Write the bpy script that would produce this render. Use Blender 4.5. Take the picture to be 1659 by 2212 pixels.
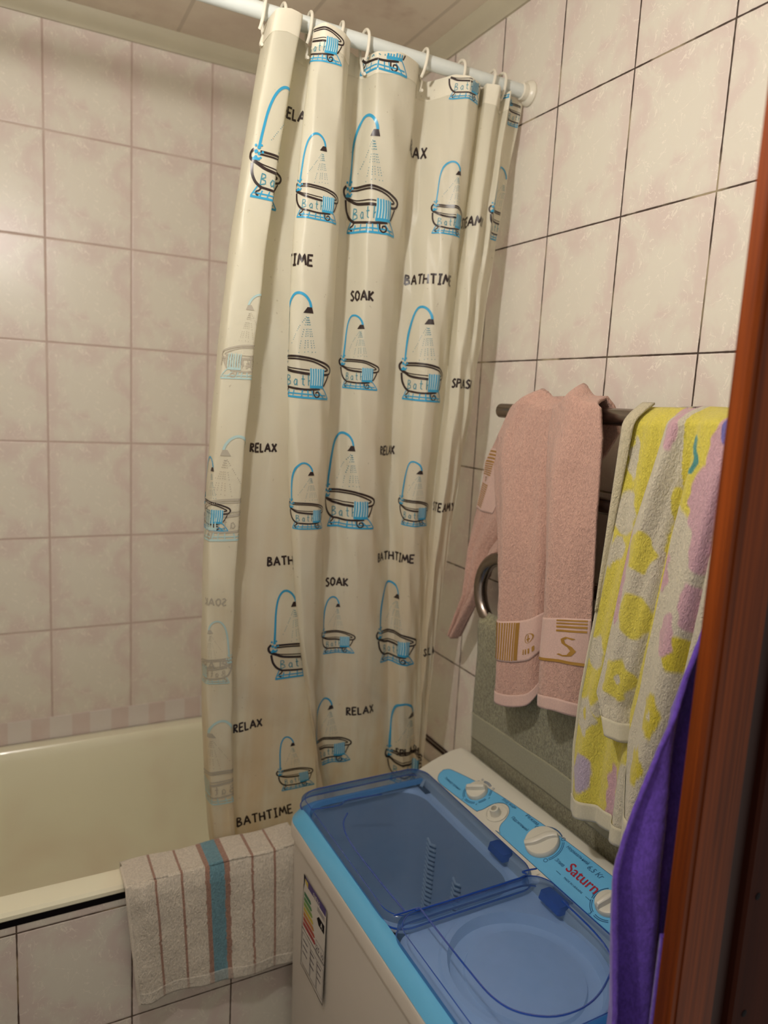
import bpy, bmesh, math, random
from mathutils import Vector, Matrix, noise
random.seed(7)
for o in list(bpy.data.objects): bpy.data.objects.remove(o)
C = bpy.context.scene.collection
PI = math.pi

# ------------------------------------------------------------------ camera, world, exposure
scn = bpy.context.scene
cam = bpy.data.cameras.new('camera'); camo = bpy.data.objects.new('camera', cam); C.objects.link(camo)
yaw, pitch, roll = 0.4879, -0.1487, 0.0538
F_ = Vector((math.sin(yaw)*math.cos(pitch), math.cos(yaw)*math.cos(pitch), math.sin(pitch)))
R0 = Vector((math.cos(yaw), -math.sin(yaw), 0)); U0 = R0.cross(F_)
R_ = math.cos(roll)*R0 + math.sin(roll)*U0; U_ = -math.sin(roll)*R0 + math.cos(roll)*U0
camo.matrix_world = Matrix(((R_.x, U_.x, -F_.x, -0.9902), (R_.y, U_.y, -F_.y, -2.0172), (R_.z, U_.z, -F_.z, 1.65), (0, 0, 0, 1)))
cam.sensor_fit = 'VERTICAL'; cam.sensor_height = 36.0; cam.lens = 1565.4/2212*36
cam.clip_start = 0.02
cam.dof.use_dof = True; cam.dof.focus_distance = 1.20; cam.dof.aperture_fstop = 2.6
scn.camera = camo
scn.view_settings.view_transform = 'Standard'; scn.view_settings.look = 'None'
scn.view_settings.gamma = 1.0; scn.view_settings.use_curve_mapping = False
scn.view_settings.exposure = 2.07
W = bpy.data.worlds.new('world'); scn.world = W; W.use_nodes = True
W.node_tree.nodes['Background'].inputs[0].default_value = (1.0, 0.93, 0.82, 1)
W.node_tree.nodes['Background'].inputs[1].default_value = 0.11
BULB_POS = (-1.0, -1.36, 2.19); BULB_POWER = 128.0

# ------------------------------------------------------------------ material helpers
def rgb(r, g, b):
    f = lambda c: (c/255/12.92) if c/255 <= .04045 else ((c/255+.055)/1.055)**2.4
    return (f(r), f(g), f(b), 1)
def new_mat(name):
    m = bpy.data.materials.new(name); m.use_nodes = True
    nt = m.node_tree; b = nt.nodes['Principled BSDF']
    return m, nt, b
def N(nt, kind, **kw):
    n = nt.nodes.new(kind)
    for k, v in kw.items(): setattr(n, k, v)
    return n
def link(nt, a, b): nt.links.new(a, b)
def math_n(nt, op, a, b=None, c=None):
    n = N(nt, 'ShaderNodeMath', operation=op)
    for i, v in enumerate((a, b, c)):
        if v is None: continue
        if isinstance(v, (int, float)): n.inputs[i].default_value = v
        else: link(nt, v, n.inputs[i])
    return n.outputs[0]
def mixc(nt, fac, a, b):
    n = N(nt, 'ShaderNodeMix', data_type='RGBA')
    if isinstance(fac, (int, float)): n.inputs[0].default_value = fac
    else: link(nt, fac, n.inputs[0])
    for i, v in ((6, a), (7, b)):
        if isinstance(v, tuple): n.inputs[i].default_value = v
        else: link(nt, v, n.inputs[i])
    return n.outputs[2]
def ramp(nt, fac, stops):
    n = N(nt, 'ShaderNodeMapRange'); n.inputs[1].default_value = stops[0]; n.inputs[2].default_value = stops[1]
    n.interpolation_type = 'SMOOTHSTEP'
    link(nt, fac, n.inputs[0]); return n.outputs[0]
def coords(nt, scale=(1, 1, 1), obj=True):
    g = N(nt, 'ShaderNodeTexCoord'); mp = N(nt, 'ShaderNodeMapping'); mp.inputs['Scale'].default_value = scale
    link(nt, g.outputs['Object'], mp.inputs[0]); return mp.outputs[0]
def noise_n(nt, vec, scale, detail=3, rough=.5, dist=0):
    n = N(nt, 'ShaderNodeTexNoise'); n.inputs['Scale'].default_value = scale; n.inputs['Detail'].default_value = detail
    n.inputs['Roughness'].default_value = rough; n.inputs['Distortion'].default_value = dist
    link(nt, vec, n.inputs['Vector']); return n.outputs['Fac']
def bump(nt, b, h, strength=.5, dist=.002, prev=None):
    n = N(nt, 'ShaderNodeBump'); n.inputs['Strength'].default_value = strength; n.inputs['Distance'].default_value = dist
    link(nt, h, n.inputs['Height'])
    if prev is not None: link(nt, prev, n.inputs['Normal'])
    link(nt, n.outputs[0], b.inputs['Normal']); return n.outputs[0]
def plain(name, col, rough=.4, spec=.5, metal=0.0, mottle=0.04, coat=0.0):
    m, nt, b = new_mat(name)
    v = coords(nt); n = noise_n(nt, v, 14, 3)
    dark = tuple(c*(1-mottle*3) for c in col[:3])+(1,)
    link(nt, mixc(nt, n, dark, col), b.inputs['Base Color'])
    b.inputs['Roughness'].default_value = rough; b.inputs['Metallic'].default_value = metal
    b.inputs['Specular IOR Level'].default_value = spec; b.inputs['Coat Weight'].default_value = coat
    return m

def tile_mat(name, axis, off_u, off_z, grout_dark, grout_light, gw=.0016, w=.2, h=.247, rot=0):
    """glazed pinkish tiles laid on a plane; axis = world axis running along the wall"""
    m, nt, b = new_mat(name)
    g = N(nt, 'ShaderNodeNewGeometry'); s = N(nt, 'ShaderNodeSeparateXYZ'); link(nt, g.outputs['Position'], s.inputs[0])
    pu = math_n(nt, 'DIVIDE', math_n(nt, 'SUBTRACT', s.outputs[axis], off_u), w)
    pz = math_n(nt, 'DIVIDE', math_n(nt, 'SUBTRACT', s.outputs['Z'], off_z), h)
    iu = math_n(nt, 'FLOOR', pu); iz = math_n(nt, 'FLOOR', pz)
    fu = math_n(nt, 'SUBTRACT', pu, iu); fz = math_n(nt, 'SUBTRACT', pz, iz)
    # distance from the nearest joint in metres
    du = math_n(nt, 'MULTIPLY', math_n(nt, 'MINIMUM', fu, math_n(nt, 'SUBTRACT', 1, fu)), w)
    dz = math_n(nt, 'MULTIPLY', math_n(nt, 'MINIMUM', fz, math_n(nt, 'SUBTRACT', 1, fz)), h)
    d = math_n(nt, 'MINIMUM', du, dz)
    wob = noise_n(nt, g.outputs['Position'], 60, 2)
    d2 = math_n(nt, 'SUBTRACT', d, math_n(nt, 'MULTIPLY', math_n(nt, 'SUBTRACT', wob, .5), .0016))
    gm = math_n(nt, 'LESS_THAN', d2, gw)
    # local tile coordinates, so that every tile carries the same print
    cv = N(nt, 'ShaderNodeCombineXYZ'); link(nt, fu, cv.inputs[0]); link(nt, fz, cv.inputs[1])
    base = noise_n(nt, cv.outputs[0], 2.6, 4, .55, .4)
    per = noise_n(nt, g.outputs['Position'], 3.5, 2)
    cu = math_n(nt, 'SUBTRACT', fu, .55); cz = math_n(nt, 'SUBTRACT', fz, .5)
    rad = math_n(nt, 'SQRT', math_n(nt, 'ADD', math_n(nt, 'MULTIPLY', cu, cu), math_n(nt, 'MULTIPLY', cz, cz)))
    q = math_n(nt, 'ADD', math_n(nt, 'MULTIPLY', rad, 1.1), math_n(nt, 'MULTIPLY', math_n(nt, 'SUBTRACT', base, .5), 2.6))
    q = math_n(nt, 'ADD', q, math_n(nt, 'MULTIPLY', math_n(nt, 'SUBTRACT', per, .5), .6))
    col = mixc(nt, ramp(nt, q, (.15, .75)), (.69, .655, .565, 1), (.652, .56, .508, 1))
    # thin white scribbled veins
    vn = noise_n(nt, cv.outputs[0], 5.5, 3, .55, 1.6)
    vein = math_n(nt, 'LESS_THAN', math_n(nt, 'ABSOLUTE', math_n(nt, 'SUBTRACT', vn, .5)), .010)
    vn2 = noise_n(nt, cv.outputs[0], 8, 2, .5, .4)
    vein = math_n(nt, 'MULTIPLY', vein, math_n(nt, 'GREATER_THAN', vn2, .5))
    col = mixc(nt, math_n(nt, 'MULTIPLY', vein, .55), col, (.86, .80, .70, 1))
    gn = noise_n(nt, g.outputs['Position'], 9, 3)
    gcol = mixc(nt, ramp(nt, gn, (.52, .66)), grout_dark, grout_light)
    col = mixc(nt, gm, col, gcol)
    link(nt, col, b.inputs['Base Color'])
    rr = math_n(nt, 'ADD', math_n(nt, 'MULTIPLY', gm, .5), .3)
    link(nt, rr, b.inputs['Roughness']); b.inputs['Specular IOR Level'].default_value = .35
    hgt = math_n(nt, 'ADD', ramp(nt, d2, (0, .004)), math_n(nt, 'MULTIPLY', base, .15))
    bump(nt, b, hgt, .6, .0012)
    return m

def wood_mat(name, dark, light, vert='Z', scale=1.0, rough=.3):
    m, nt, b = new_mat(name)
    v = coords(nt, (55*scale, 55*scale, 1.3*scale)); v2 = coords(nt, (9*scale, 9*scale, .5*scale)); v3 = coords(nt, (260, 260, 3))
    n1 = noise_n(nt, v, 1, 4, .6, .6); n2 = noise_n(nt, v2, 1, 3, .5, 1.2); n3 = noise_n(nt, v3, 1, 2)
    t = math_n(nt, 'ADD', math_n(nt, 'MULTIPLY', n1, .55), math_n(nt, 'MULTIPLY', n2, .45))
    t = math_n(nt, 'ADD', math_n(nt, 'MULTIPLY', n3, .25), math_n(nt, 'MULTIPLY', t, .8))
    link(nt, mixc(nt, ramp(nt, t, (.33, .68)), dark, light), b.inputs['Base Color'])
    b.inputs['Roughness'].default_value = rough+.15; b.inputs['Specular IOR Level'].default_value = .15
    bump(nt, b, n3, .25, .0006)
    return m

def terry_mat(name, col=None, scale=420, strength=.9, dist=.004, vc=None, var=.10):
    m, nt, b = new_mat(name)
    g = N(nt, 'ShaderNodeNewGeometry')
    mp = N(nt, 'ShaderNodeMapping'); mp.inputs['Scale'].default_value = (1.15, 1.15, .62); link(nt, g.outputs['Position'], mp.inputs[0])
    n1 = noise_n(nt, mp.outputs[0], scale, 2, .6, .8); n2 = noise_n(nt, mp.outputs[0], scale*.5, 3, .6, .3)
    h = math_n(nt, 'ADD', math_n(nt, 'MULTIPLY', n1, .6), math_n(nt, 'MULTIPLY', n2, .6))
    if vc:
        a = N(nt, 'ShaderNodeVertexColor'); a.layer_name = vc; base = a.outputs['Color']
    else:
        rg = N(nt, 'ShaderNodeRGB'); rg.outputs[0].default_value = col; base = rg.outputs[0]
    mul = N(nt, 'ShaderNodeMix', data_type='RGBA', blend_type='MULTIPLY'); mul.inputs[0].default_value = 1
    link(nt, base, mul.inputs[6])
    v = math_n(nt, 'ADD', math_n(nt, 'MULTIPLY', ramp(nt, h, (.45, .75)), var*2), 1-var)
    cc = N(nt, 'ShaderNodeCombineColor')
    for i in range(3): link(nt, v, cc.inputs[i])
    link(nt, cc.outputs[0], mul.inputs[7]); link(nt, mul.outputs[2], b.inputs['Base Color'])
    b.inputs['Roughness'].default_value = .95; b.inputs['Specular IOR Level'].default_value = .1
    b.inputs['Sheen Weight'].default_value = .25
    bump(nt, b, h, strength, dist)
    return m

def clear_plastic(name, tint, body, bodyw, gloss=.08, rough=.12):
    m, nt, b = new_mat(name); nt.nodes.remove(b)
    out = nt.nodes['Material Output']
    v = coords(nt); n = noise_n(nt, v, 30, 4, .6)
    tr = N(nt, 'ShaderNodeBsdfTransparent'); tr.inputs[0].default_value = tint
    df = N(nt, 'ShaderNodeBsdfDiffuse'); df.inputs[0].default_value = body
    gl = N(nt, 'ShaderNodeBsdfGlossy'); gl.inputs['Roughness'].default_value = rough; gl.inputs[0].default_value = (1, 1, 1, 1)
    m1 = N(nt, 'ShaderNodeMixShader'); link(nt, math_n(nt, 'ADD', math_n(nt, 'MULTIPLY', n, bodyw*.5), bodyw*.75), m1.inputs[0])
    link(nt, tr.outputs[0], m1.inputs[1]); link(nt, df.outputs[0], m1.inputs[2])
    lw = N(nt, 'ShaderNodeFresnel'); lw.inputs[0].default_value = 1.4
    m2 = N(nt, 'ShaderNodeMixShader'); link(nt, math_n(nt, 'MULTIPLY', lw.outputs[0], gloss*6), m2.inputs[0])
    link(nt, m1.outputs[0], m2.inputs[1]); link(nt, gl.outputs[0], m2.inputs[2]); link(nt, m2.outputs[0], out.inputs[0])
    return m

def curtain_mat(name, col, transp=.17, transl=.30):
    m, nt, b = new_mat(name); out = nt.nodes['Material Output']
    g = N(nt, 'ShaderNodeNewGeometry'); s = N(nt, 'ShaderNodeSeparateXYZ'); link(nt, g.outputs['Position'], s.inputs[0])
    n = noise_n(nt, g.outputs['Position'], 5, 4, .6); n2 = noise_n(nt, g.outputs['Position'], 130, 2)
    mp = N(nt, 'ShaderNodeMapping'); mp.inputs['Scale'].default_value = (26, 26, 1.2); link(nt, g.outputs['Position'], mp.inputs[0])
    streak = noise_n(nt, mp.outputs[0], 1, 3)
    # soap and limescale staining, plus light falloff painted as a browner tone lower down
    low = N(nt, 'ShaderNodeMapRange'); low.inputs[1].default_value = 1.75; low.inputs[2].default_value = .75
    link(nt, s.outputs['Z'], low.inputs[0])
    st = math_n(nt, 'MULTIPLY', math_n(nt, 'MULTIPLY', low.outputs[0], ramp(nt, math_n(nt, 'ADD', math_n(nt, 'MULTIPLY', n, .5), math_n(nt, 'MULTIPLY', streak, .5)), (.34, .66))), .95)
    c1 = mixc(nt, st, col, (.70, .55, .35, 1))
    spots = math_n(nt, 'MULTIPLY', math_n(nt, 'GREATER_THAN', n2, .74), .35)
    c1 = mixc(nt, spots, c1, (.30, .24, .16, 1))
    link(nt, c1, b.inputs['Base Color']); b.inputs['Roughness'].default_value = .38
    b.inputs['Specular IOR Level'].default_value = .35
    cn = noise_n(nt, g.outputs['Position'], 22, 3, .5, .5)
    bump(nt, b, math_n(nt, 'ADD', cn, streak), .35, .004)
    tl = N(nt, 'ShaderNodeBsdfTranslucent'); link(nt, c1, tl.inputs[0])
    tr = N(nt, 'ShaderNodeBsdfTransparent'); tr.inputs[0].default_value = (.95, .90, .78, 1)
    a = N(nt, 'ShaderNodeMixShader'); a.inputs[0].default_value = transl; link(nt, b.outputs[0], a.inputs[1]); link(nt, tl.outputs[0], a.inputs[2])
    c = N(nt, 'ShaderNodeMixShader'); c.inputs[0].default_value = transp; link(nt, a.outputs[0], c.inputs[1]); link(nt, tr.outputs[0], c.inputs[2])
    link(nt, c.outputs[0], out.inputs[0])
    return m

M = {}
M['tile_r'] = tile_mat('tile_glaze_right', 'Y', -.5946, 2.25, (.06, .04, .03, 1), (.34, .28, .18, 1))
M['tile_b'] = tile_mat('tile_glaze_back', 'X', -.489, 2.25, (.50, .39, .34, 1), (.56, .46, .40, 1), gw=.0022)
M['tile_p'] = tile_mat('tile_glaze_panel', 'X', -.788, .42, (.09, .06, .045, 1), (.30, .22, .13, 1), gw=.0014)
M['tile_l'] = tile_mat('tile_glaze_side', 'Y', -.5946, 2.25, (.20, .14, .10, 1), (.34, .28, .18, 1))
M['wood'] = wood_mat('varnished_wood', (.060, .010, .0015, 1), (.26, .052, .006, 1))
M['wood_red'] = wood_mat('red_wood', (.025, .004, .002, 1), (.048, .009, .003, 1), scale=.7, rough=.6)
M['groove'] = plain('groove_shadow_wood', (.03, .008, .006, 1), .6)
M['enamel'] = plain('cream_enamel', (.80, .78, .60, 1), .22, .5, mottle=.03, coat=.2)
m_, nt_, b_ = M['enamel'], M['enamel'].node_tree, M['enamel'].node_tree.nodes['Principled BSDF']
g_ = N(nt_, 'ShaderNodeNewGeometry'); n_ = noise_n(nt_, g_.outputs['Position'], 2.6, 3, .5, .3)
link(nt_, mixc(nt_, math_n(nt_, 'MULTIPLY', ramp(nt_, n_, (.50, .70)), .55), (.80, .78, .60, 1), (.66, .53, .40, 1)), b_.inputs['Base Color'])
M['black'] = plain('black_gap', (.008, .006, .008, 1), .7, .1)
M['rod'] = plain('white_rod', (.72, .77, .74, 1), .35)
M['ring'] = plain('white_ring_plastic', (.76, .72, .60, 1), .3)
M['steel'] = plain('brushed_steel', (.33, .28, .25, 1), .25, .5, 1.0)
M['white'] = plain('warm_white_plastic', (.68, .66, .57, 1), .3, mottle=.01)
M['body'] = plain('machine_body_plastic', (.60, .55, .48, 1), .4, mottle=.015)
M['deck'] = plain('deck_plastic', (.80, .86, .90, 1), .35, mottle=.02)
M['basin'] = plain('basin_plastic', (.58, .58, .56, 1), .35, mottle=.03)
M['sky'] = plain('light_blue_plastic', (.11, .42, .70, 1), .25, coat=.3, mottle=.01)
M['label_blue'] = plain('panel_label_blue', (.14, .48, .80, 1), .35, mottle=.01)
M['ink'] = plain('panel_ink_blue', (.012, .10, .26, 1), .5)
M['red'] = plain('red_ink', (.38, .015, .04, 1), .4)
M['lid'] = clear_plastic('blue_clear_lid', (.60, .71, .90, 1), (.12, .28, .62, 1), .20)
M['lid_edge'] = clear_plastic('blue_lid_edge', (.10, .24, .72, 1), (.02, .09, .46, 1), .75, .03)
M['curtain'] = curtain_mat('curtain_vinyl', (.80, .775, .635, 1))
M['hem'] = curtain_mat('curtain_hem', (.86, .82, .68, 1), .03, .25)
M['p_dark'] = plain('print_dark', (.028, .016, .015, 1), .35)
M['p_blue'] = plain('print_blue', (.035, .33, .56, 1), .3)
M['p_teal'] = plain('print_teal', (.06, .26, .34, 1), .35)
M['p_pale'] = plain('print_pale', (.50, .66, .66, 1), .35)
M['gold'] = plain('gold_thread', (.50, .27, .05, 1), .38, .6, .35)
M['pink'] = terry_mat('pink_terry', (.57, .35, .28, 1))
M['pink_band'] = terry_mat('pink_woven_band', (.62, .43, .37, 1), 900, .4, .001, var=.06)
M['green'] = terry_mat('green_terry', (.29, .27, .165, 1), 380, 1.0, .004, var=.30)
M['green_band'] = terry_mat('green_band', (.36, .34, .23, 1), 700, .4, .0015, var=.08)
M['floral'] = terry_mat('floral_terry', vc='col', var=.08)
M['striped'] = terry_mat('striped_terry', vc='col', scale=330, var=.10)
M['fleece'] = terry_mat('purple_fleece', (.13, .065, .42, 1), 300, .6, .002, var=.16)
M['fleece_dark'] = terry_mat('purple_seam', (.05, .02, .20, 1), 300, .4, .001)
M['paper'] = plain('sticker_paper', (.60, .56, .50, 1), .45)
for nm, c in dict(g1=(.02, .16, .06), g2=(.06, .24, .06), g3=(.20, .34, .05), yel=(.55, .42, .03), org=(.50, .20, .03), r1=(.42, .05, .03), r2=(.36, .02, .03), vio=(.05, .025, .16), grey=(.12, .10, .12)).items():
    M[nm] = plain('sticker_'+nm, c+(1,), .45)

# ceiling: stained boards
m, nt, b = new_mat('stained_ceiling_panels')
g = N(nt, 'ShaderNodeNewGeometry'); s = N(nt, 'ShaderNodeSeparateXYZ'); link(nt, g.outputs['Position'], s.inputs[0])
fx = math_n(nt, 'FRACT', math_n(nt, 'DIVIDE', math_n(nt, 'ADD', s.outputs['X'], 2.585), .25))
seam = math_n(nt, 'LESS_THAN', math_n(nt, 'MINIMUM', fx, math_n(nt, 'SUBTRACT', 1, fx)), .018)
n = noise_n(nt, g.outputs['Position'], 3.2, 5, .6); n2 = noise_n(nt, g.outputs['Position'], 9, 3, .5)
col = mixc(nt, ramp(nt, n, (.42, .68)), (.72, .64, .52, 1), (.62, .52, .42, 1))
col = mixc(nt, math_n(nt, 'MULTIPLY', ramp(nt, n2, (.60, .74)), .5), col, (.44, .30, .24, 1))
col = mixc(nt, math_n(nt, 'MULTIPLY', seam, .3), col, (.24, .19, .14, 1))
link(nt, col, b.inputs['Base Color']); b.inputs['Roughness'].default_value = .45
bump(nt, b, math_n(nt, 'SUBTRACT', 1, seam), .5, .003)
M['ceiling'] = m
# floor tiles
M['floor'] = tile_mat('floor_tiles', 'X', 0, 0, (.1, .08, .06, 1), (.2, .16, .12, 1))
# decorative border strip: pale blocks
m, nt, b = new_mat('border_tiles')
g = N(nt, 'ShaderNodeNewGeometry'); s = N(nt, 'ShaderNodeSeparateXYZ'); link(nt, g.outputs['Position'], s.inputs[0])
t = math_n(nt, 'ADD', s.outputs['X'], s.outputs['Y'])
k = math_n(nt, 'FRACT', math_n(nt, 'DIVIDE', t, .1)); kk = math_n(nt, 'GREATER_THAN', k, .55)
col = mixc(nt, kk, (.66, .60, .56, 1), (.60, .48, .44, 1))
n = noise_n(nt, g.outputs['Position'], 25, 3); col = mixc(nt, math_n(nt, 'MULTIPLY', n, .5), col, (.72, .70, .66, 1))
link(nt, col, b.inputs['Base Color']); b.inputs['Roughness'].default_value = .3
M['border'] = m
m, nt, b = new_mat('glowing_bulb_glass'); nt.nodes.remove(b)
em = N(nt, 'ShaderNodeEmission'); em.inputs[0].default_value = (1.0, .95, .895, 1); em.inputs[1].default_value = BULB_POWER
link(nt, em.outputs[0], nt.nodes['Material Output'].inputs[0]); M['bulb'] = m

# ------------------------------------------------------------------ mesh helpers
def obj(name, verts, faces, mat, parent=None, smooth=True, colors=None, fmat=None, mods=None):
    me = bpy.data.meshes.new(name); me.from_pydata([tuple(v) for v in verts], [], faces)
    for mm in (mat if isinstance(mat, (list, tuple)) else [mat]): me.materials.append(mm)
    if fmat: me.polygons.foreach_set('material_index', fmat)
    if smooth: me.polygons.foreach_set('use_smooth', [True]*len(me.polygons))
    if colors:
        at = me.color_attributes.new('col', 'FLOAT_COLOR', 'POINT')
        at.data.foreach_set('color', [c for v in colors for c in (v[0], v[1], v[2], 1)])
    me.update()
    o = bpy.data.objects.new(name, me); C.objects.link(o)
    if parent is not None:
        o.parent = parent
    return o
def place(o, parent):
    return o
class MB:
    def __init__(s): s.v = []; s.f = []; s.m = []
    def add(s, v, f, mi=0):
        k = len(s.v); s.v += [Vector(a) for a in v]; s.f += [tuple(i+k for i in q) for q in f]; s.m += [mi]*len(f); return s
    def box(s, x0, x1, y0, y1, z0, z1, mi=0):
        v = [(x, y, z) for x in (x0, x1) for y in (y0, y1) for z in (z0, z1)]
        return s.add(v, [(0, 1, 3, 2), (4, 6, 7, 5), (0, 4, 5, 1), (2, 3, 7, 6), (0, 2, 6, 4), (1, 5, 7, 3)], mi)
    def tube(s, pts, r, n=10, closed=False, mi=0, caps=True):
        pts = [Vector(p) for p in pts]; rings = []; L = len(pts); up = None
        for i, p in enumerate(pts):
            if closed: d = pts[(i+1) % L]-pts[i-1]
            else: d = pts[min(L-1, i+1)]-pts[max(0, i-1)]
            d.normalize()
            if up is None:
                up = Vector((0, 0, 1)) if abs(d.z) < .9 else Vector((1, 0, 0))
            a = d.cross(up); a.normalize(); up = a.cross(d); up.normalize()
            rr = r[i] if isinstance(r, (list, tuple)) else r
            rings.append([p+(a*math.cos(2*PI*k/n)+up*math.sin(2*PI*k/n))*rr for k in range(n)])
        v = [q for g in rings for q in g]; f = []
        for i in range(L if closed else L-1):
            j = (i+1) % L
            for k in range(n): f.append((i*n+k, i*n+(k+1) % n, j*n+(k+1) % n, j*n+k))
        if not closed and caps: f.append(tuple(range(n-1, -1, -1))); f.append(tuple((L-1)*n+k for k in range(n)))
        return s.add(v, f, mi)
    def loft(s, rings, cap0=True, cap1=True, mi=0):
        n = len(rings[0]); v = [q for g in rings for q in g]; f = []
        for i in range(len(rings)-1):
            for k in range(n): f.append((i*n+k, i*n+(k+1) % n, (i+1)*n+(k+1) % n, (i+1)*n+k))
        if cap0: f.append(tuple(range(n-1, -1, -1)))
        if cap1: f.append(tuple((len(rings)-1)*n+k for k in range(n)))
        return s.add(v, f, mi)
    def lathe(s, c, prof, n=28, frame=None, cap1=True, mi=0):
        ax, ay, az = frame if frame else (Vector((1, 0, 0)), Vector((0, 1, 0)), Vector((0, 0, 1)))
        c = Vector(c)
        return s.loft([[c+ax*(r*math.cos(2*PI*k/n))+ay*(r*math.sin(2*PI*k/n))+az*h for k in range(n)] for r, h in prof], True, cap1, mi)
    def build(s, name, mat, parent=None, smooth=True, sharp=35):
        o = obj(name, s.v, s.f, mat, parent, smooth, fmat=s.m if isinstance(mat, (list, tuple)) else None)
        if smooth: o.data.set_sharp_from_angle(angle=math.radians(sharp))
        return o
def ring(x0, x1, y0, y1, r, z, n=10):
    """rounded rectangle, 4*(n+1) points, counter-clockwise"""
    r = min(r, (x1-x0)/2-1e-4, (y1-y0)/2-1e-4); o = []
    for cx, cy, a0 in ((x1-r, y1-r, 0), (x0+r, y1-r, PI/2), (x0+r, y0+r, PI), (x1-r, y0+r, 1.5*PI)):
        for k in range(n+1):
            a = a0+k/n*PI/2; o.append(Vector((cx+r*math.cos(a), cy+r*math.sin(a), z)))
    return o
def empty(name, loc, label, cat, group=None):
    e = bpy.data.objects.new(name, None); e.location = loc; e.empty_display_size = .05; C.objects.link(e)
    e['label'] = label; e['category'] = cat
    if group: e['group'] = group
    return e
PENDING = []
def under(e, *objs):
    """parent world-built meshes to an empty, keeping them where they stand"""
    for o in objs:
        o.parent = e; o.matrix_parent_inverse = Matrix.Translation(e.location).inverted()
    return objs[0]
def sub(p, *objs):
    for o in objs: o.parent = p
    return objs[0]
def tag(o, label, cat, group=None):
    o['label'] = label; o['category'] = cat
    if group: o['group'] = group
    return o
def struct(name, mb, mat, smooth=False):
    o = mb.build(name, mat, None, smooth); o['kind'] = 'structure'; return o
def poly(pts, t):
    """piecewise-linear lookup in [(t, a, b...), ...]"""
    if t <= pts[0][0]: return pts[0][1:]
    for p, q in zip(pts, pts[1:]):
        if t <= q[0]:
            k = (t-p[0])/(q[0]-p[0]); return tuple(a+(b-a)*k for a, b in zip(p[1:], q[1:]))
    return pts[-1][1:]
def smoothpath(pts, n=6):
    o = []; P = [Vector(p) for p in pts]
    for i in range(len(P)-1):
        a, b, c, d = P[max(0, i-1)], P[i], P[i+1], P[min(len(P)-1, i+2)]
        for k in range(n):
            f = k/n; o.append(.5*((2*b)+(c-a)*f+(2*a-5*b+4*c-d)*f*f+(-a+3*b-3*c+d)*f**3))
    o.append(P[-1]); return o

# ------------------------------------------------------------------ the room
XL = -1.60; YF = -1.497; ZC = 2.53
struct('floor', MB().box(XL-.1, .3, -2.9, .1, -.1, 0), M['floor'])
struct('wall_right', MB().box(0, .1, YF, .1, 0, ZC), M['tile_r'])
struct('wall_back', MB().box(XL-.1, 0, 0, .1, 0, ZC), M['tile_b'])
struct('wall_left', MB().box(XL-.1, XL, YF, 0, 0, ZC), M['tile_l'])
wf = MB().box(-.250, .1, YF, -1.463, 0, ZC); wf.box(XL-.1, -1.20, YF, -1.463, 0, ZC); wf.box(-1.20, -.250, YF, -1.463, 2.36, ZC)
struct('wall_front', wf, M['tile_b'])
struct('ceiling', MB().box(XL-.1, .3, -2.9, .1, ZC, ZC+.08), M['ceiling'])
def cornice(name, a, b, nrm):
    a = Vector(a); b = Vector(b); n_ = Vector(nrm); mb = MB(); prof = [(0, .0), (.006, 0), (.010, .008), (.018, .014), (.026, .026), (.032, .038), (0, .038)]
    r = [[p+n_*u+Vector((0, 0, v)) for u, v in prof] for p in (a, b)]
    mb.loft(r); return struct(name, mb, M['cornice'], True)
M['cornice'] = plain('cornice_plastic', (.50, .46, .34, 1), .4)
cornice('trim_1', (XL, 0, ZC-.038), (0, 0, ZC-.038), (0, -1, 0))
cornice('trim_2', (0, 0, ZC-.038), (0, YF+.04, ZC-.038), (-1, 0, 0))
# border course just above the tub
bd = MB().box(XL, 0, -.004, 0, .715, .775); bd.box(-.004, 0, -.45, 0, .715, .765)
struct('trim_3', bd, M['border'])
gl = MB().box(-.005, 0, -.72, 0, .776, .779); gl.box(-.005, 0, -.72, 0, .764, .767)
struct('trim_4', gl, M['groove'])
# door frame of varnished boards around the doorway
cs = MB()
def board(mb, x0, x1, y0, y1, z0, z1, bv=.004):
    mb.loft([[Vector((x, y, z)) for x, y in ((x0+bv, y0), (x1-bv, y0), (x1, y0+bv), (x1, y1), (x0, y1), (x0, y0+bv))] for z in (z0, z1)])
board(cs, -.308, -.224, -1.517, YF, 0, 2.44); board(cs, -.262, -.245, YF, -1.463, 0, 2.36)
cs.box(-.296, -.294, -1.5185, -1.5165, 0, 2.44)
board(cs, -1.30, -1.212, -1.517, YF, 0, 2.44); board(cs, -1.226, -1.205, -1.509, -1.463, 0, 2.36)
cs.box(-1.212, -.308, -1.517, YF, 2.36, 2.44)
struct('trim_5', cs, M['wood'])
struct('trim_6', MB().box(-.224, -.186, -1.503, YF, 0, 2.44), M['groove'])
dp = MB(); board(dp, -.186, .16, -1.515, YF, 0, 2.44)
pn = struct('door_1', dp, M['wood_red'])
for z, x in ((1.065, -.169), (.897, -.163), (1.30, -.167)):
    pl = MB().lathe((x+.004, -1.515, z), [(.0048, 0), (.0046, .0008), (.002, .0012)], 14, (Vector((1, 0, 0)), Vector((0, 0, 1)), Vector((0, -1, 0))))
    q = pl.build('nail_head', M['black'], pn)

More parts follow.
